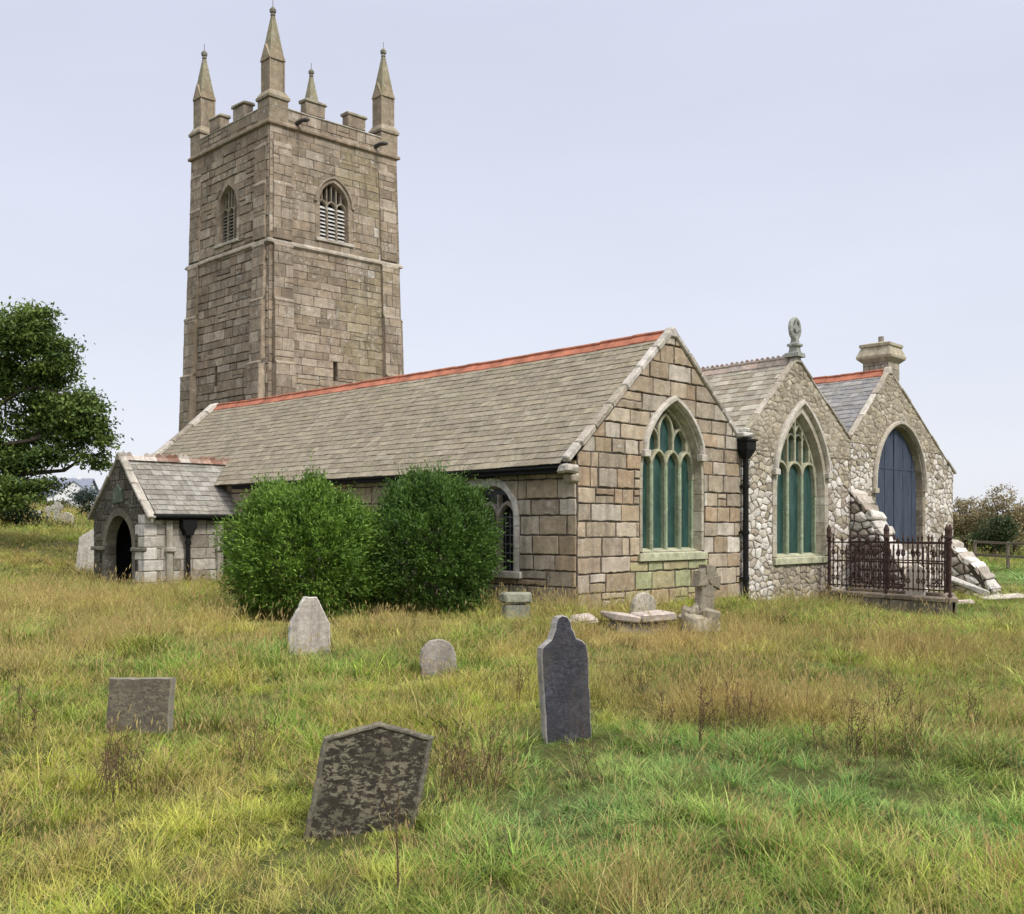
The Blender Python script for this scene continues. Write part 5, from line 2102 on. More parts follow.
bungalow(66, 175, 8.6, 8, 2.5, 2.6, R(6), 'white bungalow with a grey-blue slate roof and white gable on the skyline', True)
bungalow(26, 185, 6.5, 6, 2.3, 1.6, R(-5), 'small low white building glimpsed behind the tree left of the bungalow')


# ------------------------------------------------------------------ foliage
def quad_mesh(name, C, T, N, ln, wd, cols, mat, parent=None):
    """many leaves: centre C, long direction T, side direction N, lengths ln, widths wd"""
    n = len(C)
    T = T / np.linalg.norm(T, axis=1, keepdims=True)
    S = np.cross(T, N)
    S = S / np.maximum(np.linalg.norm(S, axis=1, keepdims=True), 1e-6)
    Nn = np.cross(S, T)
    V = np.empty((n, 4, 3))
    V[:, 0] = C - T * (ln / 2)[:, None]
    V[:, 1] = C + S * (wd / 2)[:, None] + Nn * (wd * 0.15)[:, None]
    V[:, 2] = C + T * (ln / 2)[:, None]
    V[:, 3] = C - S * (wd / 2)[:, None] + Nn * (wd * 0.15)[:, None]
    me = bpy.data.meshes.new(name)
    me.vertices.add(n * 4)
    me.vertices.foreach_set('co', V.reshape(-1))
    me.loops.add(n * 4)
    me.loops.foreach_set('vertex_index', np.arange(n * 4))
    me.polygons.add(n)
    me.polygons.foreach_set('loop_start', np.arange(0, n * 4, 4))
    me.update(calc_edges=True)
    a = me.attributes.new('col', 'FLOAT_COLOR', 'FACE')
    arr = np.ones((n, 4), np.float32)
    arr[:, :3] = cols
    a.data.foreach_set('color', arr.ravel())
    me.materials.append(mat)
    o = bpy.data.objects.new(name, me)
    COL.objects.link(o)
    if parent is not None:
        o.parent = parent
    return o


def mixcol(a, b, t, rng, var=0.15):
    t = np.clip(t, 0, 1)[:, None]
    c = np.array(a)[None] * (1 - t) + np.array(b)[None] * t
    return c * rng.uniform(1 - var, 1 + var, (len(t), 1))


def unit(rng, n):
    v = rng.normal(size=(n, 3))
    return v / np.linalg.norm(v, axis=1, keepdims=True)


def shrub(px, depth, rx, rz_, label, c_dark, c_light, seed, nspr=3000):
    rng = np.random.default_rng(seed)
    x, y = at(px, depth), depth
    t = empty('shrub', (x, y, tz(x, y)))
    tag(t, label, 'shrub')
    st = MB()
    for k in range(7):
        a = rng.uniform(0, 6.28)
        st.tube([(0.15 * math.cos(a), 0.15 * math.sin(a), -0.1), (0.3 * rx * math.cos(a), 0.3 * rx * math.sin(a), rz_ * 0.6), (0.45 * rx * math.cos(a), 0.45 * rx * math.sin(a), rz_ * 1.1)], [0.05, 0.035, 0.015], 6)
    st.build('stems', M['bark'], t)
    # sprays: each a stem direction with leaflets along it, over an inner layer of older growth
    d = unit(rng, nspr)
    d[:, 2] = np.where(d[:, 2] < -0.72, -d[:, 2], d[:, 2])
    lump = 1 + 0.30 * (fbm(d[:, 0] * 2.6 + 10 + d[:, 2] * 1.3, d[:, 1] * 2.6 + 10 - d[:, 2] * 1.7, seed) - 0.5) + 0.16 * (fbm(d[:, 0] * 7 + 30 + d[:, 2] * 3, d[:, 1] * 7 + 20 - d[:, 2] * 4, seed + 5) - 0.5) * 2
    clus = unit(rng, 230)
    near = np.argmax(d @ clus.T, axis=1)
    lift = rng.uniform(-0.09, 0.09, 230)[near] + 0.10 * (np.sum(d * clus[near], axis=1) - 0.985) / 0.015
    rad = (lump + np.clip(lift, -0.2, 0.15)) * (1 - np.abs(rng.normal(0, 0.05, nspr)))
    tone = rng.uniform(0.55, 1.2, 230)[near]
    shoot = np.where(rng.random((nspr, 1)) < 0.05, rng.uniform(0.4, 0.62, (nspr, 1)), rng.uniform(0.12, 0.36, (nspr, 1)))
    base = d * rad[:, None] * np.array([rx, rx, rz_])
    inner = rng.random(nspr) < 0.3
    base = np.where(inner[:, None], base * rng.uniform(0.6, 0.9, (nspr, 1)), base)
    base[:, 2] = np.maximum(base[:, 2] + rz_ * 0.80, 0.04)
    nl = 11
    C, T, N, ln, wd, cl = [], [], [], [], [], []
    up = np.array([0, 0, 1.0])
    for i in range(nl):
        f = i / (nl - 1)
        sd = d * 1.0 + (clus[near] - d) * 0.6 + up * rng.uniform(0.15, 0.75, (nspr, 1)) + unit(rng, nspr) * 0.4
        sd /= np.linalg.norm(sd, axis=1, keepdims=True)
        C.append(base + sd * (f * shoot - 0.06) + unit(rng, nspr) * 0.035)
        T.append(sd + unit(rng, nspr) * 0.75)
        N.append(unit(rng, nspr) + d)
        ln.append(rng.uniform(0.06, 0.11, nspr))
        wd.append(rng.uniform(0.018, 0.032, nspr))
        cl.append(mixcol(c_dark, c_light, (0.05 + 0.65 * f * rng.random(nspr) + 0.3 * rng.random(nspr)) * tone, rng))
    quad_mesh('foliage', np.concatenate(C), np.concatenate(T), np.concatenate(N), np.concatenate(ln), np.concatenate(wd), np.concatenate(cl), M['leaf'], t)
    return t


shrub(305, 19.5, 1.28, 1.28, 'rounded bright green evergreen bush, left and larger of the pair by the church', (0.040, 0.095, 0.012), (0.25, 0.40, 0.055), 11, 7600)
shrub(428, 20.4, 1.20, 1.36, 'darker green evergreen bush against the church, right of the bright one', (0.026, 0.066, 0.012), (0.145, 0.255, 0.038), 12, 6600)


def crown(lobes, leaf, n, c0, c1, seed, parent, clump=0.32, name='crown'):
    """leaf clumps spread through the volume of several uneven lobes"""
    rng = np.random.default_rng(seed)
    C, cl = [], []
    per = 60
    for (cx, cy, cz, rx, ry, rz_, dens) in lobes:
        k = int(n * dens / per)
        d = unit(rng, k)
        r = rng.random(k) ** 0.45
        r *= 1 + 0.35 * (fbm(d[:, 0] * 3 + 5 + d[:, 2], d[:, 1] * 3 + 9 - d[:, 2] * 2, seed) - 0.5)
        cc = np.array([cx, cy, cz]) + d * r[:, None] * np.array([rx, ry, rz_])
        tone = rng.random(k)
        for i in range(k):
            off = rng.normal(size=(per, 3)) * clump * np.array([1, 1, 0.55]) * rng.uniform(0.6, 1.3)
            C.append(cc[i] + off)
            cl.append(mixcol(c0, c1, np.full(per, tone[i]) * 0.7 + rng.random(per) * 0.4 - 0.05, rng, 0.2))
    C, cl = np.concatenate(C), np.concatenate(cl)
    m = len(C)
    T = unit(rng, m)
    N = unit(rng, m) + np.array([0, 0, 1.0])
    return quad_mesh(name, C, T, N, rng.uniform(0.7, 1.3, m) * leaf, rng.uniform(0.4, 0.7, m) * leaf, cl, M['leaf'], parent)


def big_tree():
    D = 36.0
    x, y = at(-38, D), D
    t = empty('broadleaf_tree', (x, y, tz(x, y)))
    tag(t, 'large dark green broadleaf tree at the left edge with open drooping branches', 'tree')
    k = D / 1015
    z_of = lambda py: EYE + (528 - py) * k - tz(x, y)
    x_of = lambda px: (px + 38) * k
    lob = []
    for (px, py, rx, rz_, dens, dy) in ((-5, 338, 46, 34, .12, 0), (34, 334, 32, 26, .08, -.6), (56, 356, 24, 22, .055, -.3), (-10, 375, 42, 24, .09, .4), (38, 378, 30, 17, .05, .5), (86, 410, 24, 21, .075, -.4), (99, 436, 15, 19, .03, -.2), (68, 430, 26, 17, .045, .3),
                                   (52, 456, 26, 11, .024, 0), (94, 460, 14, 9, .012, 0), (24, 420, 30, 28, .08, .8), (48, 402, 20, 14, .03, .2), (-25, 420, 36, 44, .10, 0), (14, 462, 24, 20, .055, .3), (18, 492, 30, 16, .05, -.5), (46, 488, 12, 8, .01, 0), (-60, 350, 50, 50, .14, 0),
                                   (-70, 430, 50, 50, .12, 0), (-30, 485, 36, 26, .06, 0)):
        lob.append((x_of(px), dy, z_of(py), rx * k, max(rx * k * 0.8, 0.9), rz_ * k, dens))
    crown(lob, 0.155, 56000, (0.028, 0.066, 0.017), (0.175, 0.245, 0.05), 31, t, 0.205)
    tr = MB()
    tr.tube([(0, 0, -0.4), (0.1, 0, 1.5), (0.25, 0.05, 3.2), (0.5, 0, 4.8)], [0.42, 0.33, 0.27, 0.18], 10)
    for (x0, z0, pts) in ((0.2, 2.2, [(60, 470), (100, 452)]), (0.25, 3.2, [(30, 440), (88, 428)]), (0.4, 4.2, [(20, 390), (62, 395), (98, 410)]), (0.5, 4.8, [(0, 350), (40, 335)]), (0.3, 3.6, [(-60, 400), (-90, 370)]), (0.2, 2.0, [(20, 480), (52, 488)])):
        P = [(x0, 0, z0)] + [(x_of(a), random.uniform(-.4, .4), z_of(b)) for a, b in pts]
        r = np.linspace(0.16, 0.03, len(P))
        # smooth midpoint sag
        Q = [P[0]]
        for a, b in zip(P[:-1], P[1:]):
            m = [(a[i] + b[i]) / 2 for i in range(3)]
            Q += [(m[0], m[1], m[2] + 0.15), b]
        tr.tube(Q, list(np.linspace(0.11, 0.02, len(Q))), 7)
        for _ in range(6):
            b = Q[random.randint(1, len(Q) - 1)]
            e = (b[0] + random.uniform(-.3, 1.2), b[1] + random.uniform(-.6, .6), b[2] + random.uniform(-.5, .7))
            m = [(b[i] + e[i]) / 2 + (0.08 if i == 2 else 0) for i in range(3)]
            tr.tube([b, m, e], [0.03, 0.02, 0.008], 5)
    tr.build('trunk', M['bark'], t)


big_tree()


def bush(px, depth, wpx, py_top, label, c0, c1, seed, n=5000, leaf=0.16, name='bush', cat='bush', group=None):
    x, y = at(px, depth), depth
    z0 = tz(x, y)
    t = empty(name, (x, y, z0))
    tag(t, label, cat, group)
    k = depth / 1015
    h = EYE + (528 - py_top) * k - z0
    w = wpx * k / 2
    rng = np.random.default_rng(seed)
    lob = [(0, 0, h * 0.45, w * 0.8, w * 0.7, h * 0.42, .4)]
    for _ in range(5):
        lob.append((rng.uniform(-.6, .6) * w, rng.uniform(-.4, .4) * w, h * rng.uniform(.3, .75), w * .42, w * .4, h * .26, .12))
    crown(lob, leaf, n, c0, c1, seed, t, leaf * 1.5, 'foliage')
    st = MB()
    for _ in range(5):
        a = rng.uniform(0, 6.28)
        st.tube([(0, 0, -.2), (w * .3 * math.cos(a), w * .3 * math.sin(a), h * .5), (w * .5 * math.cos(a), w * .4 * math.sin(a), h * .85)], [.06, .04, .015], 5)
    st.build('stems', M['bark'], t)
    return t


bush(6, 46, 64, 502, 'dark round bush under the big tree at the left edge', (0.012, 0.022, 0.008), (0.035, 0.055, 0.018), 41, 6000, 0.16)
bush(60, 47, 24, 527, 'low dark bush in the long grass below the far crosses', (0.012, 0.016, 0.008), (0.03, 0.04, 0.014), 42, 2500, 0.12)
bush(90, 60, 16, 503, 'small dark bush peeping beside the porch roof edge', (0.015, 0.025, 0.01), (0.04, 0.06, 0.02), 43, 2000, 0.16)
bush(84, 165, 14, 488, 'bluish tree beside the bungalow gable on the skyline', (0.04, 0.06, 0.055), (0.09, 0.12, 0.1), 44, 1500, 0.5, 'small_tree', 'tree')
bush(45, 120, 60, 508, 'low green hedge below the bungalow', (0.04, 0.055, 0.018), (0.09, 0.10, 0.035), 45, 3000, 0.4, 'hedge', 'hedge')
# brambles beyond the fence on the right
TAN0, TAN1 = (0.17, 0.145, 0.075), (0.40, 0.33, 0.18)
bush(968, 66, 64, 490, 'tan dead bramble thicket next to the church corner', TAN0, TAN1, 51, 9000, 0.15, 'bramble_thicket', 'thicket')
bush(1012, 64, 74, 488, 'tan bramble thicket at the right edge behind the fence', TAN0, TAN1, 52, 9000, 0.15, 'bramble_thicket', 'thicket')
bush(994, 60, 40, 509, 'dark green bush growing in front of the tan brambles', (0.03, 0.045, 0.015), (0.07, 0.10, 0.035), 53, 5000, 0.15)
bush(1062, 64, 80, 498, 'tan bramble thicket running out of the picture to the right', TAN0, TAN1, 54, 7000, 0.18, 'bramble_thicket', 'thicket')


# bare twigs rising from the thicket
# ------------------------------------------------------------------ grass
def blade_mesh(name, n, rad, hgt, wid, bend, seed, heads=False, segs=3, flat=0.0):
    rng = np.random.default_rng(seed)
    V, F, A, T = [], [], [], []
    for i in range(n):
        r, a = rad * math.sqrt(rng.random()), rng.uniform(0, 6.283)
        p = np.array([r * math.cos(a), r * math.sin(a), -0.03])
        h = rng.uniform(*hgt)
        w = rng.uniform(*wid)
        da = a + rng.normal(0, 1.2)
        ld = np.array([math.cos(da), math.sin(da), 0])
        side = np.array([-math.sin(da + rng.normal(0, .6)), math.cos(da), 0])
        b = rng.uniform(*bend)
        rnd = rng.random()
        base = len(V)
        tilt = rng.uniform(0.05, 0.35) + flat
        for s in range(segs + 1):
            f = s / segs
            ang = tilt + b * f * f
            pos = p + ld * h * (f * math.sin(tilt) + f * f * 0.6 * math.sin(b)) + np.array([0, 0, 1]) * h * (f * math.cos(tilt) - f * f * 0.45 * (1 - math.cos(b)))
            ww = w * (1 - f) ** 0.6 if s < segs else 0
            if s < segs:
                V += [pos - side * ww / 2, pos + side * ww / 2]
                T += [f, f]
                A += [rnd, rnd]
            else:
                V.append(pos)
                T.append(1.0)
                A.append(rnd)
        for s in range(segs - 1):
            q = base + 2 * s
            F.append((q, q + 1, q + 3, q + 2))
        q = base + 2 * (segs - 1)
        F.append((q, q + 1, q + 2))
        if heads and rng.random() < 0.5:
            tip = V[-1]
            up = np.array([ld[0] * 0.3, ld[1] * 0.3, 1.0])
            up /= np.linalg.norm(up)
            L = rng.uniform(0.04, 0.10)
            wd = rng.uniform(0.006, 0.013)
            for sd in (side, np.array([side[1], -side[0], 0])):
                q = len(V)
                V += [tip - up * L * .3, tip - sd * wd / 2 + up * L * .2, tip + up * L * .7, tip + sd * wd / 2 + up * L * .2]
                T += [1.6] * 4
                A += [rnd] * 4
                F.append((q, q + 1, q + 2, q + 3))
    me = bpy.data.meshes.new(name)
    me.from_pydata([tuple(v) for v in V], [], F)
    for nm, arr in (('brnd', A), ('tt', T)):
        at_ = me.attributes.new(nm, 'FLOAT', 'POINT')
        at_.data.foreach_set('value', np.array(arr, np.float32))
    return me


def grass_mat():
    m, nt, b = new_mat('grass_blades')
    col = attr(nt, 'gcol', 'INSTANCER').outputs['Color']
    rn = attr(nt, 'brnd').outputs['Fac']
    tt = attr(nt, 'tt').outputs['Fac']
    c = mix(nt, maprange(nt, rn, 0.72, 1.0, 0, 0.7), col, (0.50, 0.40, 0.17))
    c2 = mix(nt, 1.0, c, mix(nt, rn, (0.72, 0.74, 0.7), (1.25, 1.22, 1.2)), 'MULTIPLY')
    c3 = mix(nt, maprange(nt, tt, 1.2, 1.5, 0, 1), c2, (0.46, 0.36, 0.15))
    nt.links.new(c3, b.inputs['Base Color'])
    b.inputs['Roughness'].default_value = 0.6
    b.inputs['Specular IOR Level'].default_value = 0.25
    t = nt.nodes.new('ShaderNodeBsdfTranslucent')
    nt.links.new(c3, t.inputs[0])
    ms = nt.nodes.new('ShaderNodeMixShader')
    ms.inputs[0].default_value = 0.22
    nt.links.new(b.outputs[0], ms.inputs[1])
    nt.links.new(t.outputs[0], ms.inputs[2])
    nt.links.new(ms.outputs[0], nt.nodes['Material Output'].inputs[0])
    return m


def in_church(x, y):
    dx, dy = x - C0.x, y - C0.y
    u, v = dx * CU + dy * SU, -dx * SU + dy * CU
    m = (u > -0.02) & (u < 19.2) & (v > -0.02) & (v < 27)
    m |= (u > -2.8) & (u < 0.1) & (v > 12.55) & (v < 15.7)
    m |= (u > 11.7) & (u < 12.65) & (v > -2.6) & (v < 0)
    m |= (u > 18.5) & (u < 19.4) & (v > -2.0) & (v < 0)
    return m


def meadow():
    gm = grass_mat()
    src = bpy.data.collections.new('grass_tufts')
    specs = [('tuft_a', 50, .15, (.14, .30), (.0055, .010), (.5, 1.5), False, 0.1), ('tuft_b', 46, .16, (.16, .34), (.0055, .010), (.7, 1.7), False, 0.2),
             ('tuft_c', 40, .14, (.10, .22), (.006, .011), (.3, 1.3), False, 0.3), ('tuft_d', 34, .17, (.2, .42), (.0035, .006), (.2, 1.1), True, 0.05),
             ('tuft_e', 30, .18, (.22, .46), (.0035, .006), (.3, 1.3), True, 0.15), ('tuft_f', 44, .2, (.12, .28), (.005, .009), (.8, 1.8), False, 0.8), ('tuft_g', 26, .16, (.2, .48), (.0025, .004), (.1, .7), True, 0.05), ('tuft_h', 7, .2, (.4, .75), (.004, .006), (.5, 1.5), True, 0.15), ('tuft_i', 16, .13, (.08, .17), (.025, .05), (.5, 1.3), False, 0.45)]
    for i, (nm, n, rad, h, w, b, hd, fl) in enumerate(specs):
        me = blade_mesh(nm, n, rad, h, w, b, 100 + i, hd, 3, fl)
        me.materials.append(gm)
        src.objects.link(bpy.data.objects.new(nm, me))
    rng = np.random.default_rng(5)
    bands = [(1.5, 3.6, 60, 0.8), (3.6, 7.5, 105, 0.76), (7.5, 12, 80, 0.85), (12, 18, 50, 0.98), (18, 27, 30, 1.2), (27, 42, 11, 1.7), (42, 75, 2.6, 3.0)]
    X, Y, S = [], [], []
    for (d0, d1, dens, sc) in bands:
        wmax = d1 * 0.54 + 5
        n = int(dens * 2 * wmax * (d1 - d0))
        x, y = rng.uniform(-wmax, wmax, n), rng.uniform(d0, d1, n)
        k = np.abs(x) < y * 0.54 + 5
        x, y = x[k], y[k]
        X.append(x)
        Y.append(y)
        S.append(np.full(len(x), sc))
    X, Y, S = map(np.concatenate, (X, Y, S))
    k = ~in_church(X, Y)
    X, Y, S = X[k], Y[k], S[k]
    Z = terrain(X, Y)
    n = len(X)
    # --- patches: where the grass is lush, dry or tall (real patches of the meadow)
    px, py_ = 512 + 1015 * X / Y, Y

    def blob(cx, cy, rx, ry):
        return np.exp(-(((X - cx) / rx) ** 2 + ((Y - cy) / ry) ** 2))
    big = fbm(X * 0.45 + 50, Y * 0.45 + 50, 21)
    mid = fbm(X * 1.5 + 10, Y * 1.5 + 30, 22)
    dry = -0.04 + 1.1 * (big - 0.5) + 1.3 * (mid - 0.5)
    dry += 0.65 * blob(3.8, 16.2, 2.8, 2.2) + 0.12 * blob(8.5, 14.5, 3.5, 5) + 0.55 * blob(-9, 21, 7, 4.5) + 0.35 * blob(-1, 17.5, 3.5, 2.5) + 0.25 * blob(-6.5, 14, 2, 2) + 0.45 * blob(-17, 33, 9, 6)
    dry += 0.25 * blob(0.9, 6.2, 0.6, 1.2) + 0.3 * blob(2.6, 11.5, 1.8, 1.6)
    lush = 0.95 * blob(0.3, 6.9, 0.9, 1.1) + 0.9 * blob(2.4, 8.3, 1.7, 1.3) + 0.5 * blob(-3.6, 14.6, 1.4, .8) + 0.5 * blob(0.2, 9.0, .6, .8) + 0.35 * blob(3.6, 6.6, 1.6, .8) + 0.6 * blob(11, 25, 3.5, 3) + 0.45 * blob(7, 12, 2.5, 1.3) + 0.9 * blob(22, 44, 8, 9) + 0.35 * blob(-17, 28, 5, 2.5)
    dry = np.clip(dry - 0.8 * lush, 0, 1)
    r = rng.random(n)
    c_yg = np.array([0.40, 0.43, 0.062])
    c_gr = np.array([0.17, 0.31, 0.036])
    c_lu = np.array([0.21, 0.45, 0.11])
    c_st = np.array([0.64, 0.47, 0.19])
    c_br = np.array([0.36, 0.235, 0.095])
    gmix = np.clip(0.55 + 2.4 * (fbm(X * 0.9 + 7, Y * 0.9, 31) - 0.5) + 1.2 * (fbm(X * 3 + 7, Y * 3, 35) - 0.5) + 0.5 * (r - 0.5), 0, 1)[:, None]
    c = c_yg * (1 - gmix) + c_gr * gmix
    l = np.clip(lush, 0, 1)[:, None]
    c = c * (1 - l) + (c_lu * (0.6 + 0.4 * rng.random((n, 1)))) * l
    dd = np.clip(dry + 0.35 * (rng.random(n) - 0.5), 0, 1)[:, None]
    brown = np.clip((fbm(X * 1.1 + 3, Y * 1.1 + 8, 44) - 0.5) * 3.2, 0, 0.8)[:, None]
    c = c * (1 - dd) + (c_st * (1 - brown) + c_br * brown) * dd
    c = np.where((rng.random(n) < 0.10)[:, None], np.array([0.05, 0.06, 0.018]) * rng.uniform(0.6, 1.4, (n, 1)), c)  # scattered dark tufts: shading between tufts put into the colour
    c *= rng.uniform(0.6, 1.32, (n, 1)) * (0.72 + 0.56 * fbm(X * 2.2 + 60, Y * 2.2 + 11, 61))[:, None]
    # kind of tuft
    idx = np.where(rng.random(n) < np.clip(dry * 0.9, 0.04, 0.8), rng.integers(3, 5, n), rng.choice([0, 1, 2, 5], n, p=[.34, .3, .2, .16]))
    idx = np.where((lush > 0.5) & (rng.random(n) < 0.8), rng.choice([1, 2, 5], n), idx)
    tus = np.clip((fbm(X * 1.7 + 20, Y * 1.7 + 40, 71) - 0.5) * 3.2, -0.6, 0.9)
    sc = S * rng.uniform(0.65, 1.25, n) * (0.95 + 0.42 * tus)
    sc = np.where(lush > 0.5, sc * 0.85, sc)
    weedy = 0.75 * blob(2.5, 12.2, 1.8, 1.5) + 0.5 * blob(-2.9, 7.7, .45, .5) + 0.7 * blob(-0.32, 7.8, .35, .5) + 0.4 * blob(3.3, 9.0, .9, .8) + 0.35 * blob(6, 14, 2.5, 2) + 0.2 * blob(-4.5, 12, 1.5, 1.5) + 0.25 * np.clip((fbm(X * .6 + 33, Y * .6 + 12, 93) - .58) * 6, 0, 1)
    wk = rng.random(n) < weedy * 0.5
    idx = np.where(wk, 6, idx)
    c = np.where(wk[:, None], np.array([0.13, 0.085, 0.042]) * rng.uniform(0.7, 1.5, (n, 1)), c)
    sh = (rng.random(n) < 0.055) & (idx < 3) & (lush < 0.4)
    idx = np.where(sh, rng.integers(3, 5, n), idx)
    c = np.where(sh[:, None], np.array([0.48, 0.29, 0.14]) * rng.uniform(0.6, 1.1, (n, 1)), c)
    st = (rng.random(n) < 0.035) & (Y < 20)
    idx = np.where(st, 7, idx)
    c = np.where(st[:, None], np.array([0.58, 0.48, 0.22]) * rng.uniform(0.7, 1.1, (n, 1)), c)
    bl = (rng.random(n) < 0.05 + 0.12 * (fbm(X * 1.3 + 71, Y * 1.3 + 5, 15) > 0.62)) & (Y < 16) & (dry < 0.5)
    idx = np.where(bl, 8, idx)
    c = np.where(bl[:, None], np.array([0.085, 0.15, 0.03]) * rng.uniform(0.6, 1.4, (n, 1)), c)
    short = (fbm(X * 0.7 + 90, Y * 0.7 + 70, 77) < 0.42)
    sc = np.where(short, sc * 0.8, sc)
    sclz = sc.copy()
    far = Y > 27
    sclz = np.where(far, sc * 0.62, sc)
    # keep the gravestone faces readable: shorter growth right in front of them
    for gx, gy, gr in ((at(358, 6.6), 6.5, .42), (at(564, 9.3), 9.2, .4), (at(138, 9.5), 9.45, .42), (at(309, 14.7), 14.55, .45), (at(439, 13.1), 13.0, .4), (at(638, 17.3), 17.2, .8), (at(703, 17.4), 17.2, .5), (at(870, 24.5), 24.2, 1.2), (at(910, 23.5), 23.2, 1.2), (at(940, 23), 22.6, 1.2), (at(516, 18.4), 18.3, .5), (at(303, 18.2), 18.2, 1.5), (at(430, 19.3), 19.2, 1.3)):
        q = (X - gx) ** 2 + (Y - gy) ** 2 < gr ** 2
        sclz = np.where(q, sclz * 0.55, sclz)
        sc = np.where(q, sc * 0.75, sc)
        idx = np.where(q & (idx > 2), 2, idx)
    me = bpy.data.meshes.new('meadow_grass')
    me.vertices.add(n)
    me.vertices.foreach_set('co', np.column_stack([X, Y, Z - 0.01]).ravel())
    rot = np.column_stack([rng.normal(0, .12, n), rng.normal(0, .12, n), rng.uniform(0, 6.283, n)])
    a = me.attributes.new('rot', 'FLOAT_VECTOR', 'POINT')
    a.data.foreach_set('vector', rot.astype(np.float32).ravel())
    a = me.attributes.new('scl', 'FLOAT_VECTOR', 'POINT')
    a.data.foreach_set('vector', np.column_stack([sc, sc, sclz]).astype(np.float32).ravel())
    a = me.attributes.new('pick', 'INT', 'POINT')
    a.data.foreach_set('value', idx.astype(np.int32))
    a = me.attributes.new('gcol', 'FLOAT_COLOR', 'POINT')
    a.data.foreach_set('color', np.column_stack([c, np.ones(n)]).astype(np.float32).ravel())
    o = bpy.data.objects.new('meadow_grass', me)
    COL.objects.link(o)
    tag(o, 'long rough meadow grass, green to straw, covering the whole churchyard', 'grass', None, 'stuff')
    ng = bpy.data.node_groups.new('scatter_grass', 'GeometryNodeTree')
    ng.interface.new_socket('Geometry', in_out='INPUT', socket_type='NodeSocketGeometry')
    ng.interface.new_socket('Geometry', in_out='OUTPUT', socket_type='NodeSocketGeometry')
    N, Lk = ng.nodes, ng.links
    gi, go = N.new('NodeGroupInput'), N.new('NodeGroupOutput')
    ip = N.new('GeometryNodeInstanceOnPoints')
    ci = N.new('GeometryNodeCollectionInfo')
    ci.inputs['Collection'].default_value = src
    ci.inputs['Separate Children'].default_value = True
    ci.inputs['Reset Children'].default_value = True
    ip.inputs['Pick Instance'].default_value = True

    def na(name, typ):
        q = N.new('GeometryNodeInputNamedAttribute')
        q.data_type = typ
        q.inputs['Name'].default_value = name
        return next(s for s in q.outputs if s.name == 'Attribute' and s.enabled)
    Lk.new(gi.outputs[0], ip.inputs['Points'])
    Lk.new(ci.outputs[0], ip.inputs['Instance'])
    Lk.new(na('pick', 'INT'), ip.inputs['Instance Index'])
    Lk.new(na('rot', 'FLOAT_VECTOR'), ip.inputs['Rotation'])
    Lk.new(na('scl', 'FLOAT_VECTOR'), ip.inputs['Scale'])
    Lk.new(ip.outputs[0], go.inputs[0])
    md = o.modifiers.new('grass', 'NODES')
    md.node_group = ng
    print('grass tufts', n)


meadow()


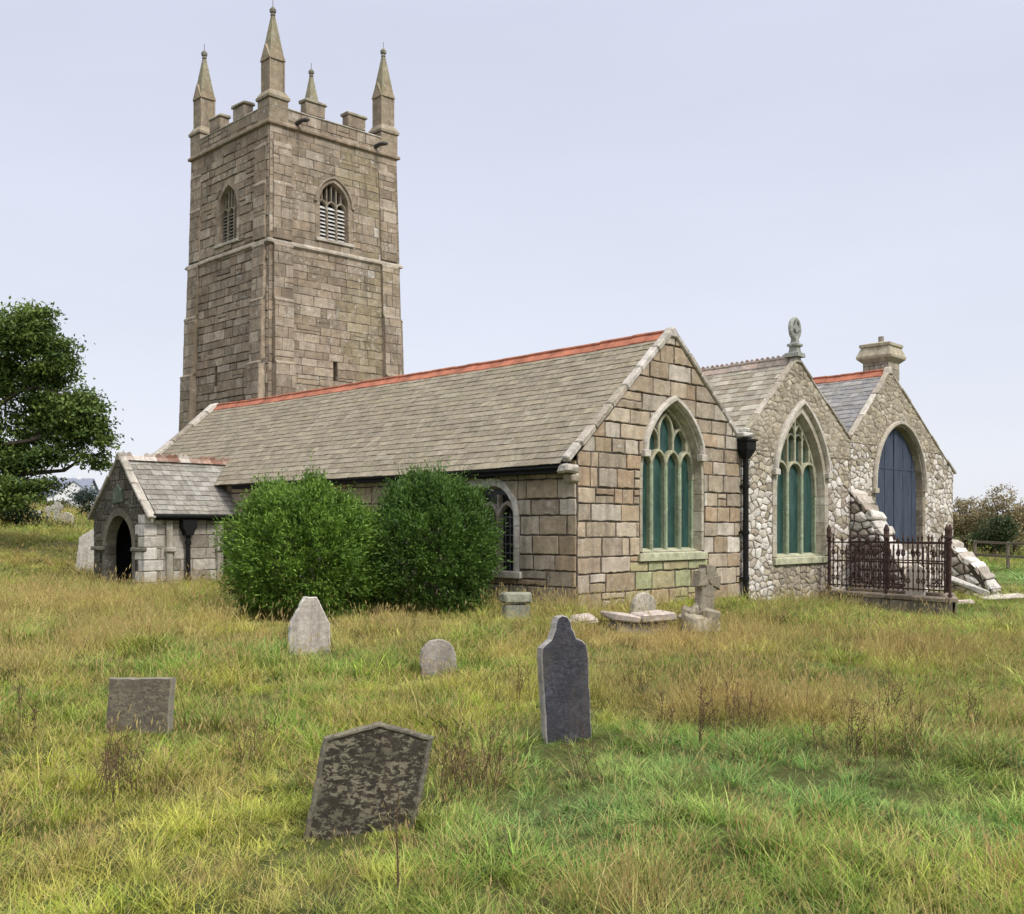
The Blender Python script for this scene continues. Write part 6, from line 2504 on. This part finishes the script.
# ------------------------------------------------------------------ dead dock stalks standing in the grass
def dock_plants():
    mat = plain_mat('dead_dock', (0.095, 0.055, 0.032), 0.9, 0.5, 20)

    def make(seed, n, h):
        random.seed(seed)
        m = MB()
        for k in range(n):
            a = random.uniform(0, 6.28)
            r = random.uniform(0, 0.16)
            p = Vector((r * math.cos(a), r * math.sin(a), -0.05))
            hh = h * random.uniform(0.6, 1.1)
            tip = p + Vector((random.uniform(-.16, .16), random.uniform(-.1, .1), hh))
            mid = (p + tip) / 2 + Vector((random.uniform(-.03, .03), random.uniform(-.03, .03), 0))
            m.tube([p, mid, tip], [0.003, 0.0025, 0.0012], 5)
            for q in range(11):
                f = random.uniform(0.35, 1.0)
                b = p.lerp(tip, f)
                e = b + Vector((random.uniform(-.07, .07), random.uniform(-.05, .05), random.uniform(0.0, .09)))
                m.tube([b, e], [0.0014, 0.0008], 4)
                for _ in range(7):
                    c = b.lerp(e, random.uniform(.3, 1.1))
                    s = random.uniform(.003, .007)
                    d = Vector((random.uniform(-1, 1), random.uniform(-1, 1), random.uniform(-1, 1))).normalized() * s
                    u = d.orthogonal().normalized() * s * .7
                    m.add([c - d, c + u, c + d, c - u], [(0, 1, 2, 3)])
        return m.build('dock_plant', mat)
    kinds = [make(1, 7, 0.5), make(2, 5, 0.42), make(3, 9, 0.5)]
    spots = [(455, 7.5, 2), (470, 7.9, 0), (486, 7.7, 2), (444, 8.2, 1), (500, 8.3, 0), (130, 7.9, 0), (148, 7.5, 1), (118, 7.4, 2), (700, 9.4, 0), (668, 10.2, 1), (740, 9.9, 2), (858, 8.6, 0),
             (905, 8.9, 2), (930, 9.3, 1), (826, 9.0, 1), (760, 8.6, 1), (880, 10.4, 0), (640, 11.5, 2), (970, 10.2, 2), (30, 9.5, 1), (596, 8.1, 1), (280, 9.2, 1), (240, 8.3, 0), (520, 11.5, 0)]
    rng = random.Random(4)
    for i, (px, d, k) in enumerate(spots):
        src = kinds[k]
        o = src if src.name in COL.objects and 'label' not in src else src.copy()
        if o is not src:
            COL.objects.link(o)
        x, y = at(px, d), d
        o.location = (x, y, tz(x, y))
        o.rotation_euler = (0, 0, rng.uniform(0, 6.28))
        s = rng.uniform(0.85, 1.25)
        o.scale = (s, s, s)
        tag(o, 'dead brown dock plant with branching seed stalks standing in the long grass', 'weed', 'dead dock plants in the grass')
    m = MB()
    pts = [Vector((0, 0, -0.1)), Vector((0.006, 0, 0.2)), Vector((-0.004, 0, 0.42)), Vector((0.01, 0, 0.62))]
    m.tube(pts, [0.006, 0.0055, 0.004, 0.002], 6)
    for q in range(40):
        f = random.uniform(0.1, 1)
        c = pts[0].lerp(pts[3], f) + Vector((random.uniform(-.014, .014), random.uniform(-.014, .014), 0))
        s = random.uniform(.004, .009)
        d = Vector((random.uniform(-1, 1), random.uniform(-1, 1), random.uniform(-1, 1))).normalized() * s
        u = d.orthogonal().normalized() * s
        m.add([c - d, c + u, c + d, c - u], [(0, 1, 2, 3)])
    o = m.build('seed_stalk', mat)
    x, y = at(397, 5.3), 5.3
    o.location = (x, y, tz(x, y))
    tag(o, 'single thin dark seed stalk rising in front of the leaning gravestone', 'weed')


dock_plants()
